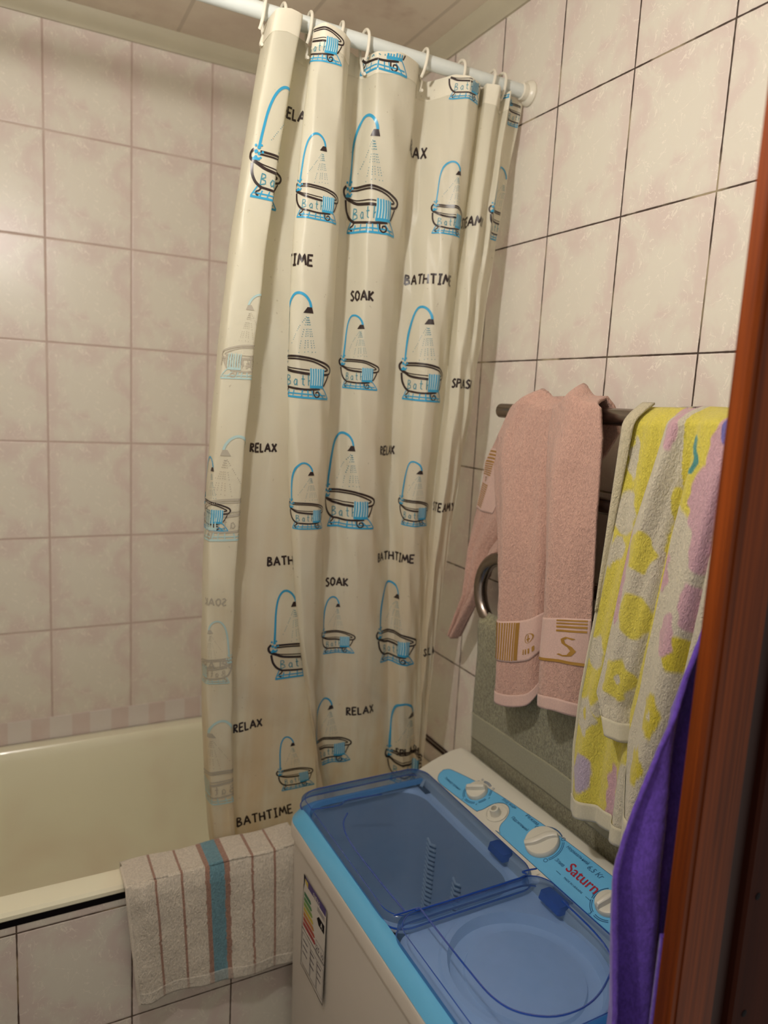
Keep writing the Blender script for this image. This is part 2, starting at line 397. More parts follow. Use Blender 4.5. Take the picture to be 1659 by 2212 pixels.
# ------------------------------------------------------------------ bathtub
tub = empty('bathtub', (-.8, -.35, 0), 'cream enamel bathtub built in behind pink tiled front, towel over its rim', 'bathtub')
x0, x1, y0, y1 = -1.59, -.004, -.694, -.006
mb = MB()
inn = (x0+.06, x1-.07, y0+.056, y1-.05)
def tr_(e, z, r): return ring(inn[0]+e, inn[1]-e*1.2, inn[2]+e*.6, inn[3]-e*.6, r, z, 14)
rr = [ring(x0+.004, x1-.004, y0+.004, y1-.004, .02, .700, 14), ring(x0, x1, y0, y1, .02, .704, 14), ring(x0, x1, y0, y1, .02, .711, 14), ring(x0+.005, x1-.005, y0+.005, y1-.005, .02, .717, 14),
      ring(x0+.02, x1-.02, y0+.018, y1-.016, .04, .720, 14), tr_(-.008, .719, .12), tr_(0, .713, .12), tr_(.008, .695, .12), tr_(.03, .60, .13), tr_(.055, .48, .14), tr_(.085, .38, .15), tr_(.13, .325, .16), tr_(.19, .305, .15)]
mb.loft(rr, False, True)
under(tub, mb.build('basin', M['enamel'], None))
ap = MB().box(x0, x1, -.684, -.676, .03, .682); under(tub, ap.build('tiled_panel', M['tile_p'], None, False))
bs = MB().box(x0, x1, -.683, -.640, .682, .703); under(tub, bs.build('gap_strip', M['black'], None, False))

# ------------------------------------------------------------------ curtain rod
rod = empty('curtain_rod', (-.8, -.70, 2.304), 'white round shower curtain rod fixed to the tiled wall', 'curtain rod')
under(rod, MB().tube([(XL, -.70, 2.304), (-.005, -.70, 2.304)], .0135, 20).build('pole', M['rod'], None))
for x, d in ((0, -1), (XL, 1)):
    fl = MB().lathe((x, -.70, 2.304), [(.024, 0), (.025, .004), (.022, .010), (.017, .013), (.0165, .024), (.0135, .026)], 24, (Vector((0, 1, 0)), Vector((0, 0, 1)), Vector((d, 0, 0))))
    under(rod, fl.build('flange', M['ring'], None))

# ------------------------------------------------------------------ shower curtain: folds as a swept profile
ZL = (2.25, 1.65, .9)
CT=[[-0.5015,-0.5468,-0.5713,0.035,0.035,0.028],[-0.5726,-0.6369,-0.6276,0.028,0.028,0.028],[-0.5744,-0.6405,-0.6268,-0.042,-0.028,-0.021],[-0.528,-0.5907,-0.5823,-0.035,-0.042,-0.028],[-0.5223,-0.5849,-0.5811,0.014,0.0,0.0],[-0.4931,-0.5399,-0.5162,0.028,0.014,0.007],[-0.4712,-0.4864,-0.3676,0.021,0.014,0.0168],[-0.499,-0.5113,-0.3917,-0.028,-0.028,-0.0112],[-0.4874,-0.4979,-0.3935,-0.049,-0.049,-0.0252],[-0.4457,-0.4511,-0.3919,-0.049,-0.049,-0.0196],[-0.4268,-0.4259,-0.3836,-0.028,-0.028,-0.0056],[-0.4127,-0.4118,-0.3617,0.014,0.014,0.0028],[-0.3906,-0.3813,-0.333,0.028,0.021,0.0042],[-0.378,-0.3703,-0.3088,0.014,0.0,0.0],[-0.3692,-0.3545,-0.2826,-0.028,-0.021,-0.007],[-0.3301,-0.3183,-0.2496,-0.035,-0.021,-0.007],[-0.2787,-0.2874,-0.2158,-0.014,0.0,0.0],[-0.2539,-0.2551,-0.1938,0.028,0.028,0.007],[-0.2297,-0.2408,-0.1868,0.0272,0.0097,-0.0032],[-0.2062,-0.2337,-0.1812,-0.0015,-0.0225,-0.0205],[-0.1931,-0.2168,-0.1723,-0.0163,-0.0407,-0.0265],[-0.174,-0.1929,-0.1548,-0.038,-0.038,-0.0242],[-0.1456,-0.1714,-0.1413,-0.0247,-0.0213,-0.0163],[-0.1194,-0.154,-0.1325,0.0095,-0.0115,-0.0125],[-0.1246,-0.1606,-0.1323,-0.0192,-0.0437,-0.0227],[-0.1061,-0.1522,-0.1322,-0.034,-0.062,-0.033],[-0.0777,-0.1283,-0.1228,-0.006,-0.048,-0.026],[-0.0676,-0.1179,-0.1176,-0.02,-0.048,-0.026],[-0.0449,-0.1069,-0.1165,0.008,-0.0382,-0.0302],[-0.0145,-0.0974,-0.1153,0.0136,-0.034,-0.0344]]
def ymean(z): return -.70+.115*min(1, max(0, (2.28-z)/1.55))**1.7
def lag(v, z):
    a, b, c = ZL
    return v[0]*(z-b)*(z-c)/((a-b)*(a-c))+v[1]*(z-a)*(z-c)/((b-a)*(b-c))+v[2]*(z-a)*(z-b)/((c-a)*(c-b))
_cc = {}
def ctrl(z):
    k_ = round(z, 4)
    if k_ in _cc: return _cc[k_]
    o = []
    for r in CT:
        x = lag(r[:3], z)
        if z >= 1.65: k = min(1, (z-1.65)/.6); d = r[4]+(r[3]-r[4])*k
        else: k = min(1, (1.65-z)/.75); d = r[4]+(r[5]-r[4])*k
        o.append((x, ymean(z)+d))
    _cc[k_] = o; return o
def csurf(t, z, n=0.0):
    c = ctrl(z); tt = max(0, min(28.9999, t)); i = int(tt); f = tt-i
    p = [c[max(0, i-1)], c[i], c[i+1], c[min(29, i+2)]]; o = []
    for k in (0, 1):
        a, b, cc, d = [q[k] for q in p]; m1 = (cc-a)*.26; m2 = (d-b)*.26
        o.append((2*f**3-3*f*f+1)*b+(f**3-2*f*f+f)*m1+(-2*f**3+3*f*f)*cc+(f**3-f*f)*m2)
    w = .0022*math.sin(t*2.3+z*9)*math.sin(z*23+t*1.1)+.0016*math.sin(z*41+t*3.7)
    P = Vector((min(o[0], -.003), o[1]+w, z))
    if n:
        a = csurf(t-.03, z) if t > .03 else csurf(t, z); b = csurf(t+.03, z); d = b-a
        nn = Vector((d.y, -d.x, 0)); nn.normalize(); P = P+nn*n
    return P
def ctop(t):
    # scalloped top edge between the hooks
    return 2.286+.004*math.cos(t*1.6)+(.016 if t < 4 else 0)*max(0, 1-abs(t-2.5)/1.8)
def arcs(z):
    ts = [k*.1 for k in range(291)]; s = [0]; p = csurf(0, z)
    for t in ts[1:]:
        q = csurf(t, z); s.append(s[-1]+(q-p).length); p = q
    return ts, s
_ac = {}
def t_at(t0, z, a):
    k_ = round(z, 2)
    if k_ not in _ac: _ac[k_] = arcs(k_)
    ts, s = _ac[k_]
    i = min(289, int(t0/.1)); s0 = s[i]+(s[i+1]-s[i])*(t0/.1-i)+a
    if s0 <= 0 or s0 >= s[-1]: return None
    lo, hi = 0, 290
    while hi-lo > 1:
        md = (lo+hi)//2
        if s[md] <= s0: lo = md
        else: hi = md
    return ts[lo]+.1*(s0-s[lo])/max(1e-9, s[hi]-s[lo])
cur = empty('shower_curtain', (-.35, -.66, .6), 'translucent cream vinyl shower curtain printed with blue bathtubs, hanging into the tub', 'shower curtain')
NT, NZ = 232, 110; ZB = .52
v = []; f = []
for j in range(NZ+1):
    for i in range(NT+1):
        t = 29*i/NT; zt = ctop(t); z = zt+(ZB-zt)*j/NZ; v.append(csurf(t, z))
for j in range(NZ):
    for i in range(NT):
        a = j*(NT+1)+i; f.append((a, a+NT+1, a+NT+2, a+1))
under(cur, obj('curtain_sheet', v, f, M['curtain']))
v = []; f = []
for sd in (1, -1):
    k0 = len(v)
    for j in range(5):
        for i in range(NT+1):
            t = 29*i/NT; z = ctop(t)+.0005-.037*j/4; v.append(csurf(t, z, .0007*sd))
    for j in range(4):
        for i in range(NT):
            a = k0+j*(NT+1)+i; f.append((a, a+NT+1, a+NT+2, a+1))
under(cur, obj('top_hem', v, f, M['hem']))

# ---- print engine: strokes drawn as flat ribbons on the sheet
class Ink:
    def __init__(s): s.v = []; s.f = []
inks = {k: Ink() for k in ('p_dark', 'p_blue', 'p_teal', 'p_pale')}
def resample(pts, st):
    o = [pts[0]]
    for a, b in zip(pts, pts[1:]):
        L = math.hypot(b[0]-a[0], b[1]-a[1]); k = max(1, int(math.ceil(L/st)))
        for i in range(1, k+1): o.append((a[0]+(b[0]-a[0])*i/k, a[1]+(b[1]-a[1])*i/k))
    return o
def ribbon(ink, pts, w, surf, lift, st=.004, smooth=False):
    if smooth and len(pts) > 2: pts = [(p.x, p.y) for p in smoothpath([(a, b, 0) for a, b in pts], 4)]
    pts = resample(pts, st); prev = None
    for i, p in enumerate(pts):
        a = pts[max(0, i-1)]; b = pts[min(len(pts)-1, i+1)]; dx, dy = b[0]-a[0], b[1]-a[1]; L = math.hypot(dx, dy) or 1
        nx, ny = -dy/L*w/2, dx/L*w/2
        q = [surf(p[0]+nx*k, p[1]+ny*k, lift) for k in (-1, 0, 1)]
        if any(a_ is None for a_ in q): prev = None; continue
        k = len(ink.v); ink.v += q
        if prev is not None: ink.f += [(prev, prev+1, k+1, k), (prev+1, prev+2, k+2, k+1)]
        prev = k
def dot(ink, x, y, r, surf, lift, n=8):
    c = surf(x, y, lift); q = [surf(x+r*math.cos(2*PI*k/n), y+r*math.sin(2*PI*k/n), lift) for k in range(n)]
    if c is None or any(a is None for a in q): return
    k0 = len(ink.v); ink.v += [c]+q; ink.f += [(k0, k0+1+k, k0+1+(k+1) % n) for k in range(n)]
def quad(ink, p4, surf, lift, n=6):
    k0 = len(ink.v); P = []
    for j in range(n+1):
        for i in range(n+1):
            a, b = i/n, j/n
            x = (1-b)*((1-a)*p4[0][0]+a*p4[1][0])+b*((1-a)*p4[3][0]+a*p4[2][0]); y = (1-b)*((1-a)*p4[0][1]+a*p4[1][1])+b*((1-a)*p4[3][1]+a*p4[2][1])
            P.append(surf(x, y, lift))
    if any(a is None for a in P): return
    ink.v += P
    for j in range(n):
        for i in range(n):
            a = k0+j*(n+1)+i; ink.f.append((a, a+1, a+n+2, a+n+1))
GL = {'A': (.7, [[(0, 0), (.35, 1), (.7, 0)], [(.14, .36), (.58, .36)]]), 'B': (.55, [[(.02, 0), (.05, 1), (.38, .92), (.42, .7), (.05, .52), (.45, .42), (.5, .15), (.02, 0)]]),
 'D': (.6, [[(0, 0), (0, 1), (.4, .85), (.5, .5), (.4, .12), (0, 0)]]), 'E': (.5, [[(.5, 1), (.02, .98), (0, 0), (.5, .02)], [(.02, .5), (.42, .52)]]),
 'H': (.6, [[(0, 1), (.02, 0)], [(.55, 1), (.57, 0)], [(.02, .5), (.56, .5)]]), 'I': (.4, [[(.2, 1), (.2, 0)], [(0, 1), (.4, 1)], [(0, 0), (.4, 0)]]),
 'K': (.5, [[(0, 1), (.02, 0)], [(.48, .95), (.04, .45), (.5, 0)]]), 'L': (.45, [[(0, 1), (.02, 0), (.45, .03)]]), 'M': (.8, [[(0, 0), (.14, 1), (.4, .3), (.65, 1), (.8, 0)]]),
 'N': (.6, [[(0, 0), (.02, 1), (.55, 0), (.57, 1)]]), 'G': (.6, [[(.55, .85), (.3, 1), (.05, .6), (.1, .15), (.35, 0), (.58, .2), (.58, .45), (.35, .45)]]),
 'O': (.6, [[(.3, 1), (.05, .75), (.02, .3), (.25, 0), (.5, .2), (.58, .65), (.3, 1)]]), 'P': (.5, [[(.02, 0), (.03, 1), (.4, .92), (.45, .65), (.05, .48)]]),
 'R': (.52, [[(.02, 0), (.03, 1), (.4, .9), (.42, .65), (.05, .5), (.5, 0)]]), 'S': (.5, [[(.48, .88), (.25, 1), (.05, .75), (.25, .55), (.48, .3), (.3, 0), (0, .12)]]),
 'T': (.65, [[(0, .98), (.65, 1)], [(.32, 1), (.33, 0)]]), 'X': (.6, [[(0, 1), (.58, 0)], [(.55, 1), (0, 0)]]), 'Y': (.6, [[(0, 1), (.3, .5)], [(.6, 1), (.2, 0)]]),
 'a': (.42, [[(.38, .5), (.2, .6), (.02, .3), (.15, 0), (.36, .15), (.38, .55), (.38, 0), (.46, .02)]]), 't': (.35, [[(.15, 1), (.15, .1), (.32, 0)], [(0, .62), (.34, .62)]]),
 'h': (.42, [[(.02, 1.05), (.02, 0)], [(.03, .4), (.22, .58), (.38, .4), (.38, 0)]]), ' ': (.3, []),
 '1': (.25, [[(.0, .8), (.15, 1), (.15, 0)]]), '2': (.5, [[(0, .8), (.25, 1), (.45, .7), (0, 0), (.5, 0)]]), '0': (.5, [[(.25, 1), (0, .5), (.25, 0), (.5, .5), (.25, 1)]])}
def word(ink, txt, x, y, h, w, surf, lift, mirror=1, center=True, gap=.2):
    tot = sum(GL[c][0]+gap for c in txt)-gap
    cx = -tot*h/2 if center else 0
    for c in txt:
        for st in GL[c][1]:
            ribbon(ink, [(x+mirror*(cx+a*h), y+(b-.5)*h) for a, b in st], w, surf, lift, .003)
        cx += (GL[c][0]+gap)*h
U = lambda x, y: ((x-690)/1000*1.28, (1700-y)/1000)
def motif(surf, s, inks=inks, mir=1):
    if mir < 0:
        sf0 = surf; surf = lambda a, b, l: sf0(-a, b, l)
    def S(ink, pts, w, sm=True, lift=.0009): ribbon(inks[ink], [(U(*p)[0]*s, U(*p)[1]*s) for p in pts], w*1.2/1000*s, surf, lift, .0045, sm)
    # mat
    S('p_blue', [(290, 2075), (700, 2100), (1195, 2110)], 34, False); S('p_blue', [(330, 2010), (700, 2030), (1130, 2045)], 22, False)
    S('p_blue', [(370, 1890), (295, 2070)], 20, False); S('p_blue', [(1050, 1880), (1110, 1960), (1195, 2105)], 20)
    for a, b in ((450, 420), (560, 530), (690, 680), (780, 790), (850, 880), (960, 1080)): S('p_blue', [(a, 1955), (b, 2095)], 20, False)
    # body
    S('p_dark', [(240, 1500), (265, 1680), (330, 1820), (420, 1900)], 42); S('p_dark', [(415, 1900), (700, 1940), (900, 1930), (1000, 1912)], 36)
    S('p_dark', [(1165, 1640), (1120, 1760), (1075, 1860)], 26)
    S('p_dark', [(240, 1260), (192, 1330), (215, 1430), (330, 1510), (450, 1575), (640, 1612), (815, 1630)], 44)
    S('p_dark', [(1065, 1628), (1180, 1605), (1215, 1520), (1150, 1440), (890, 1335), (640, 1300), (330, 1290)], 36)
    S('p_dark', [(270, 1450), (400, 1508), (600, 1540), (810, 1555)], 18); S('p_dark', [(1070, 1555), (1135, 1535), (1110, 1495), (890, 1385), (640, 1350), (310, 1340)], 26)
    S('p_dark', [(430, 1910), (400, 1960), (365, 1985), (372, 2035), (405, 2045)], 24); S('p_dark', [(880, 1930), (890, 2035), (935, 2088), (985, 2055), (975, 1990), (930, 1985), (925, 2025)], 24)
    # towel
    L2 = .0012
    quad(inks['p_pale'], [tuple(c*s for c in U(*p)) for p in ((815, 1520), (1075, 1515), (1060, 1890), (815, 1890))], surf, .0011)
    for k in range(6):
        x = 832+k*44; S('p_blue', [(x, 1512+8*(k % 2)), (x+6, 1680), (x-4, 1865)], 23, True, .0014)
    S('p_blue', [(812, 1880), (1060, 1875)], 46, False, .0014)
    # hose, faucet, shower head
    S('p_blue', [(300, 1250), (320, 900), (350, 560), (410, 280), (500, 120), (600, 85), (695, 140), (760, 245), (785, 350)], 42)
    for x, y, r in ((250, 1195, 24), (300, 1225, 34), (335, 1185, 22), (268, 1300, 34), (315, 1330, 30), (275, 1400, 32), (365, 1300, 24), (345, 1400, 20)):
        p = U(x, y); dot(inks['p_blue'], p[0]*s, p[1]*s, r/1000*s, surf, .0013)
    S('p_blue', [(235, 1425), (340, 1425)], 40, False, .0013)
    quad(inks['p_dark'], [tuple(c*s for c in U(*p)) for p in ((728, 345), (798, 345), (825, 458), (672, 458))], surf, .001, 3)
    for bx, by in ((460, 1060), (615, 1250), (720, 1230), (780, 1215), (850, 1220), (905, 1215)):
        n = 17
        for k in range(n):
            if (k*7+bx) % 5 == 0: continue
            a = (k+.5)/n; p = U(745+(bx-745)*a, 480+(by-480)*a); dot(inks['p_teal'], p[0]*s, p[1]*s, .0095*s, surf, .0009, 6)
    p = U(625, 1760); word(inks['p_teal'], 'Bath', p[0]*s, p[1]*s, .20*s, .020*s, surf, .0009, 1, True, .38)
def cs(t0, z0):
    def surf(a, b, lift):
        z = z0+b
        t = t_at(t0, z0, a)
        if t is None or t > 28.9 or z > ctop(t)-.001 or z < ZB+.01: return None
        return csurf(t, z, lift if t > 1.2 else -lift)
    return surf
MOTIF=[(8.4,1.998,0.143),(13.9,2.012,0.21),(3.2,2.027,0.189),(8.2,1.69,0.19),(13.55,1.704,0.143),(19.5,1.697,0.19),(20.7,2.017,0.138),(28.4,2.031,0.147),(8.5,1.422,0.134),(13.1,1.428,0.2),(19.8,1.42,0.141),(5.7,1.092,0.203),(11.95,1.128,0.132),(17.95,1.103,0.194),(5.5,0.799,0.137),(11.4,0.861,0.169),(20.8,0.786,0.223),(7.8,2.257,0.136),(14.05,2.293,0.202),(20.75,2.271,0.135),(26.75,2.304,0.141),(28.6,2.258,0.107),(1.75,1.424,0.139)]
for t0, z0, h in MOTIF: motif(cs(t0, z0), h/2.04)
# the turned-over left edge shows its print through the vinyl: mirrored and pale
faded = {k: Ink() for k in ('f_dark', 'f_blue')}
fmap = {'p_dark': faded['f_dark'], 'p_blue': faded['f_blue'], 'p_teal': faded['f_dark'], 'p_pale': Ink()}
for t0, z0, h in [(2.75,1.71,.150),(2.5,1.417,.200),(2.25,1.106,.135),(2.3,.837,.199)]: motif(cs(t0, z0), h/2.04, fmap, -1)
for w_, t0, z0, h in [('SPLASH',2.6,1.712,.019),('SPLASH',2.3,1.121,.017),('SOAK',2.3,1.254,.015)]: word(faded['f_dark'], w_, 0, 0, h, .0028, cs(t0, z0), .0008, -1)
WORDS=[('RELAX', 5.05, 2.161, 0.0186, 0), ('RELAX', 17.45, 2.147, 0.0204, -0.012), ('TIME', 7.75, 1.898, 0.0184, -0.004), ('BATHTIME', 19.35, 1.902, 0.0186, 0), ('SOAK', 13.65, 1.854, 0.018, 0), ('RELAX', 5.0, 1.552, 0.0162, 0), ('RELAX', 16.45, 1.552, 0.0177, 0), ('STEAMY', 24.3, 2.023, 0.0187, -0.005), ('SPLASH', 25.25, 1.699, 0.0173, 0.012), ('STEAMY', 25.15, 1.434, 0.0179, 0), ('BATHTIME', 5.7, 1.319, 0.0182, 0.01), ('BATHTIME', 17.65, 1.318, 0.0185, 0), ('SOAK', 11.95, 1.267, 0.0179, 0), ('RELAX', 4.7, 0.957, 0.0187, 0), ('RELAX', 14.3, 0.956, 0.019, 0), ('SPLASH', 28.3, 1.093, 0.0181, -0.01), ('BATHTIME', 5.1, 0.722, 0.021, 0), ('SPLASH', 20.55, 0.832, 0.0187, 0.01)]
for w_, t0, z0, h, sh in WORDS: word(inks['p_dark'], w_, sh, 0, h, .0040, cs(t0, z0), .0008)
for k, nm in (('p_dark', 'dark_print'), ('p_blue', 'blue_print'), ('p_teal', 'teal_print'), ('p_pale', 'pale_print')):
    under(cur, obj(nm, inks[k].v, inks[k].f, M[k]))
M['f_dark'] = plain('print_faded_dark', (.42, .38, .30, 1), .4); M['f_blue'] = plain('print_faded_blue', (.42, .58, .56, 1), .4)
for k, nm in (('f_dark', 'faded_dark_print'), ('f_blue', 'faded_blue_print')):
    q = under(cur, obj(nm, faded[k].v, faded[k].f, M[k])); q['label'] = 'pale mirrored print showing through the turned edge'

# hooks: open plastic loops over the rod
ord_ = ['first hook from the left, at the curtain\'s left edge', 'second hook from the left', 'third hook from the left', 'fourth hook from the left', 'fifth hook from the left', 'sixth hook from the left, seen turned', 'third hook from the wall end', 'second hook from the wall end', 'hook nearest the wall flange']
HK = [(-.582, 1.3, .9), (-.545, 2.6, .25), (-.497, 5.2, .5), (-.438, 9.2, .9), (-.385, 12.2, .15), (-.262, 17.0, .8), (-.176, 20.6, .25), (-.105, 24.5, .8), (-.078, 26.5, .35)]
for (x, t, tw), lab in zip(HK, ord_):
    e = empty('curtain_hook', (x, -.70, 2.304), 'white plastic hook over the rod, '+lab, 'curtain hook', 'shower curtain hooks on the rod')
    path = []
    for k in range(25):
        a = math.radians(-62+k*(304/24)) ; rr_ = .0215
        yy = rr_*math.cos(a+PI/2-PI/2)*1.0; zz = rr_*math.sin(a)
        if zz < 0: zz *= 1.75
        path.append(Vector((x+math.sin(tw)*.012*math.sin(a*.5), -.70-yy, 2.304+zz-.001)))
    path += [Vector((x+.002, -.700+.004, 2.304-.052)), Vector((x+.001, -.700-.006, 2.304-.055))]
    hk = MB().tube(smoothpath(path, 2), .0029, 8).build('loop', M['ring'], None); under(e, hk)

# ------------------------------------------------------------------ washing machine
wm = empty('washing_machine', (-.30, -1.05, 0), 'white twin tub washing machine with light blue trim and clear blue lids beside the bath', 'washing machine')
FX, BX, YA, YB = -.487, -.035, -1.412, -.700
def R(e, z, r=.05, fx=0): return ring(FX+e+fx, BX-e, YA+e, YB-e, r, z, 10)
mb = MB().loft([R(.02, .03, .04, .008), R(.012, .04, .04, .008), R(.008, .50, .045, .004), R(.006, .762, .045)], True, False)
body = under(wm, mb.build('body', M['body'], None))
mb = MB().loft([R(.009, .761, .045), R(.009, .7635, .045), R(.003, .765, .05), R(.0, .768, .05), R(-.0005, .790, .05), R(.001, .7955, .05), R(.004, .797, .05)], False, False)
under(wm, mb.build('upper_frame', M['body'], None))
mb = MB().loft([R(.002, .797, .05), R(.001, .799, .05), R(.006, .808, .05), R(.016, .818, .05), R(.024, .8215, .05), R(.028, .8215, .05), R(.031, .812, .05)], False, False)
under(wm, mb.build('blue_trim', M['sky'], None))
for xx in (FX+.06, BX-.06):
    for yy in (YA+.06, YB-.06):
        under(wm, MB().lathe((xx, yy, 0), [(.02, 0), (.022, .01), (.018, .034)], 16).build('foot', M['black'], None))
# deck with two openings
YM = -1.118; zd = .806
mb = MB()
dx0, dx1 = FX+.03, -.055
wash = (-.452, -.188, -1.100, -.722)
wo = ring(wash[0], wash[1], wash[2], wash[3], .060, zd, 10)
so_c = (-.300, -1.258); so = [Vector((so_c[0]+.118*math.cos(a), so_c[1]+.118*math.sin(a), zd)) for a in [q*PI/2+k/10*PI/2 for q in range(4) for k in range(11)]]
def off(r, dz, s=1.0, c=None):
    c = c or Vector((sum(p.x for p in r)/len(r), sum(p.y for p in r)/len(r), 0))
    return [Vector((c.x+(p.x-c.x)*s, c.y+(p.y-c.y)*s, p.z+dz)) for p in r]
mb.loft([ring(dx0, dx1, YM, YB-.03, .035, zd, 10), off(wo, 0, 1.03), off(wo, -.004, 1.015), off(wo, -.008, 1.0)], False, False)
mb.loft([ring(dx0, dx1, YA+.03, YM, .035, zd, 10), off(so, 0, 1.14), off(so, .006, 1.10), off(so, .006, 1.02), off(so, -.012, .98), off(so, -.014, .80), off(so, -.008, .78), off(so, -.006, .5)], False, True)
under(wm, mb.build('deck', M['deck'], None))
mb = MB(); mb.loft([off(wo, -.007, 1.0), off(wo, -.03, .985), off(wo, -.20, .95), off(wo, -.34, .90), off(wo, -.365, .82)], False, True)
bas = under(wm, mb.build('wash_basin', M['basin'], None))
pu = MB().lathe((-.31, -.905, .441), [(.105, 0), (.10, .008), (.05, .012), (.03, .03), (.02, .034)], 30)
for k in range(4):
    a = k*PI/2+.5; c = Vector((-.31, -.905, .452)); d = Vector((math.cos(a), math.sin(a), 0))
    pu.tube([c+d*.02+Vector((0, 0, .01)), c+d*.06+Vector((0, 0, .006)), c+d*.095], [.009, .008, .004], 8)
under(wm, pu.build('pulsator', M['deck'], None))
# raised slot ribs on the basin wall
sl = MB()
for (ya, yb, z1_, n_) in ((-.800, -.832, .725, 16), (-.905, -.932, .700, 11)):
    for k in range(n_):
        z = z1_-k*.0105; x = -.189-(.80-z)*.030
        sl.tube([(x-.003, ya, z), (x-.006, (ya+yb)/2, z-.004), (x-.003, yb, z)], .0028, 6)
under(wm, sl.build('slot_ribs', M['white'], None)); 
sl = MB()
for (ya, yb, z1_, n_) in ((-.800, -.832, .7195, 16), (-.905, -.932, .6945, 11)):
    for k in range(n_):
        z = z1_-k*.0105; x = -.189-(.80-z)*.030
        sl.tube([(x-.002, ya, z), (x-.005, (ya+yb)/2, z-.004), (x-.002, yb, z)], .0020, 5)
under(wm, sl.build('slot_openings', M['black'], None))
# console
A0 = Vector((-.165, 0, .825)); TD = Vector((.095, 0, .045)).normalized(); ND = TD.cross(Vector((0, 1, 0))); SD = Vector((0, -1, 0))
if ND.z < 0: ND = -ND
def face(s, w, lift=0.0): return A0+TD*w+SD*(.74+s)+ND*lift
prof = [(-.172, .800), (-.172, .818), (-.170, .824), (-.165, .8262), (-.12, .8467), (-.075, .8680), (-.066, .8705), (-.058, .8700), (-.048, .864), (-.040, .850), (-.035, .82), (-.033, .745)]
mb = MB(); rings = []
def section(y, e, Rr=.055):
    k = 1.0 if e >= Rr else math.sqrt(max(0, 1-((Rr-e)/Rr)**2))
    xl = -.172+.140*max(.06, k); o = []
    for x, z in prof:
        xx = min(x, xl) if x > -.16 else x
        zz = z if xx == x else min(z, .8262+(xx+.165)*.4737) if z > .82 else z
        o.append(Vector((xx, y, zz)))
    return o
L_ = -.697
es = [0, .002, .006, .012, .02, .03, .042, .055]
for e in es: rings.append(section(L_-e, e))
for e in reversed(es): rings.append(section(-1.412+e, e))
mb.loft(rings)
con = under(wm, mb.build('control_console', M['white'], None, True, 25))
def flat_poly(pts, lift0, lift1, name, mat, parent):
    v = [face(s, w, lift1) for s, w in pts]+[face(s, w, lift0) for s, w in pts]; n_ = len(pts)
    f = [tuple(range(n_))]+[(i, (i+1) % n_, n_+(i+1) % n_, n_+i) for i in range(n_)]
    o = obj(name, v, f, mat, None, False); return o
lab = [(.006, .040), (.008, .028), (.016, .018), (.030, .012), (.06, .0125), (.155, .019), (.165, .024), (.170, .034), (.173, .050), (.180, .064), (.192, .072), (.206, .072), (.219, .063), (.226, .048), (.229, .034), (.236, .024), (.246, .019), (.262, .0165), (.60, .0185), (.62, .03), (.62, .088), (.60, .0985), (.45, .0965), (.33, .0925), (.24, .086), (.16, .079), (.09, .068), (.03, .055), (.015, .050)]
lab = [(p.x, p.y) for p in smoothpath([(a, b, 0) for a, b in lab+[lab[0]]], 3)][:-1]
lp = flat_poly(lab, -.001, .0013, 'panel_label', M['label_blue'], con); sub(con, lp)
lp.matrix_parent_inverse = Matrix()
ol = MB().tube([face(s, w, .0013) for s, w in lab], .0005, 5, True).build('label_outline', M['ink'], None); sub(con, ol)
def knob(name, s, w, r, h, ang, big=False):
    c = face(s, w, .0015); mb = MB(); fr = (SD, TD, ND)
    mb.lathe(c, [(r*1.02, 0), (r*1.03, .002), (r, h*.55), (r*.96, h*.68), (r*.86, h*.74)], 36, fr)
    d = SD*math.cos(ang)+TD*math.sin(ang); pdir = ND.cross(d)
    n_ = 15; pr = []
    for i in range(n_):
        k = -1+2*i/(n_-1); x = k*r*.97
        wv = (.010 if not big else .013)*(1-.25*abs(k)); ofs = (.004*math.sin(k*2.6) if big else 0)
        hh = h*(1.55 if not big else 1.35)*(1-.10*k*k) if abs(k) < .98 else h*1.1
        o = c+d*x+pdir*ofs
        pr.append([o-pdir*wv*.62+ND*h*.5, o-pdir*wv*.5+ND*hh*.9, o-pdir*wv*.2+ND*hh, o+pdir*wv*.2+ND*hh, o+pdir*wv*.5+ND*hh*.9, o+pdir*wv*.62+ND*h*.5])
    mb.loft(pr)
    k_ = under(wm, mb.build(name, M['white'], None, True, 40)); return k_
knob('wash_timer_knob', .122, .053, .0225, .014, math.radians(40))
knob('mode_knob', .325, .060, .0325, .014, math.radians(55), True)
knob('spin_timer_knob', .502, .053, .0225, .014, math.radians(80))
# water inlet
mb = MB(); fr = (SD, TD, ND)
mb.lathe(face(.199, .046), [(.0235, .0), (.0235, .003), (.0215, .0035), (.0195, .0012), (.018, .0010)], 30, fr)
mb.lathe(face(.199, .044), [(.0115, .0), (.0105, .010), (.0095, .016), (.0062, .016), (.0058, .004)], 22, fr)
inl = under(wm, mb.build('water_inlet', M['white'], None))
# lettering
def text_geo(body, size, shear=0.0):
    cu = bpy.data.curves.new('t', 'FONT'); cu.body = body; cu.size = size; cu.shear = shear; cu.align_x = 'CENTER'; cu.align_y = 'CENTER'; cu.resolution_u = 3
    to = bpy.data.objects.new('t', cu); C.objects.link(to); dg = bpy.context.evaluated_depsgraph_get(); me = bpy.data.meshes.new_from_object(to.evaluated_get(dg))
    v = [x.co.copy() for x in me.vertices]; f = [tuple(p.vertices) for p in me.polygons]
    bpy.data.objects.remove(to); bpy.data.curves.remove(cu); bpy.data.meshes.remove(me); return v, f
tb = MB()
def ptext(mb, body, s, w, size, rot=0, shear=.25, sx=1.0, lift=.0019):
    v, f = text_geo(body, size, shear); cr, sr = math.cos(rot), math.sin(rot)
    mb.add([face(s+(p.x*sx*cr-p.y*sr), w+(p.x*sx*sr+p.y*cr), lift) for p in v], f)
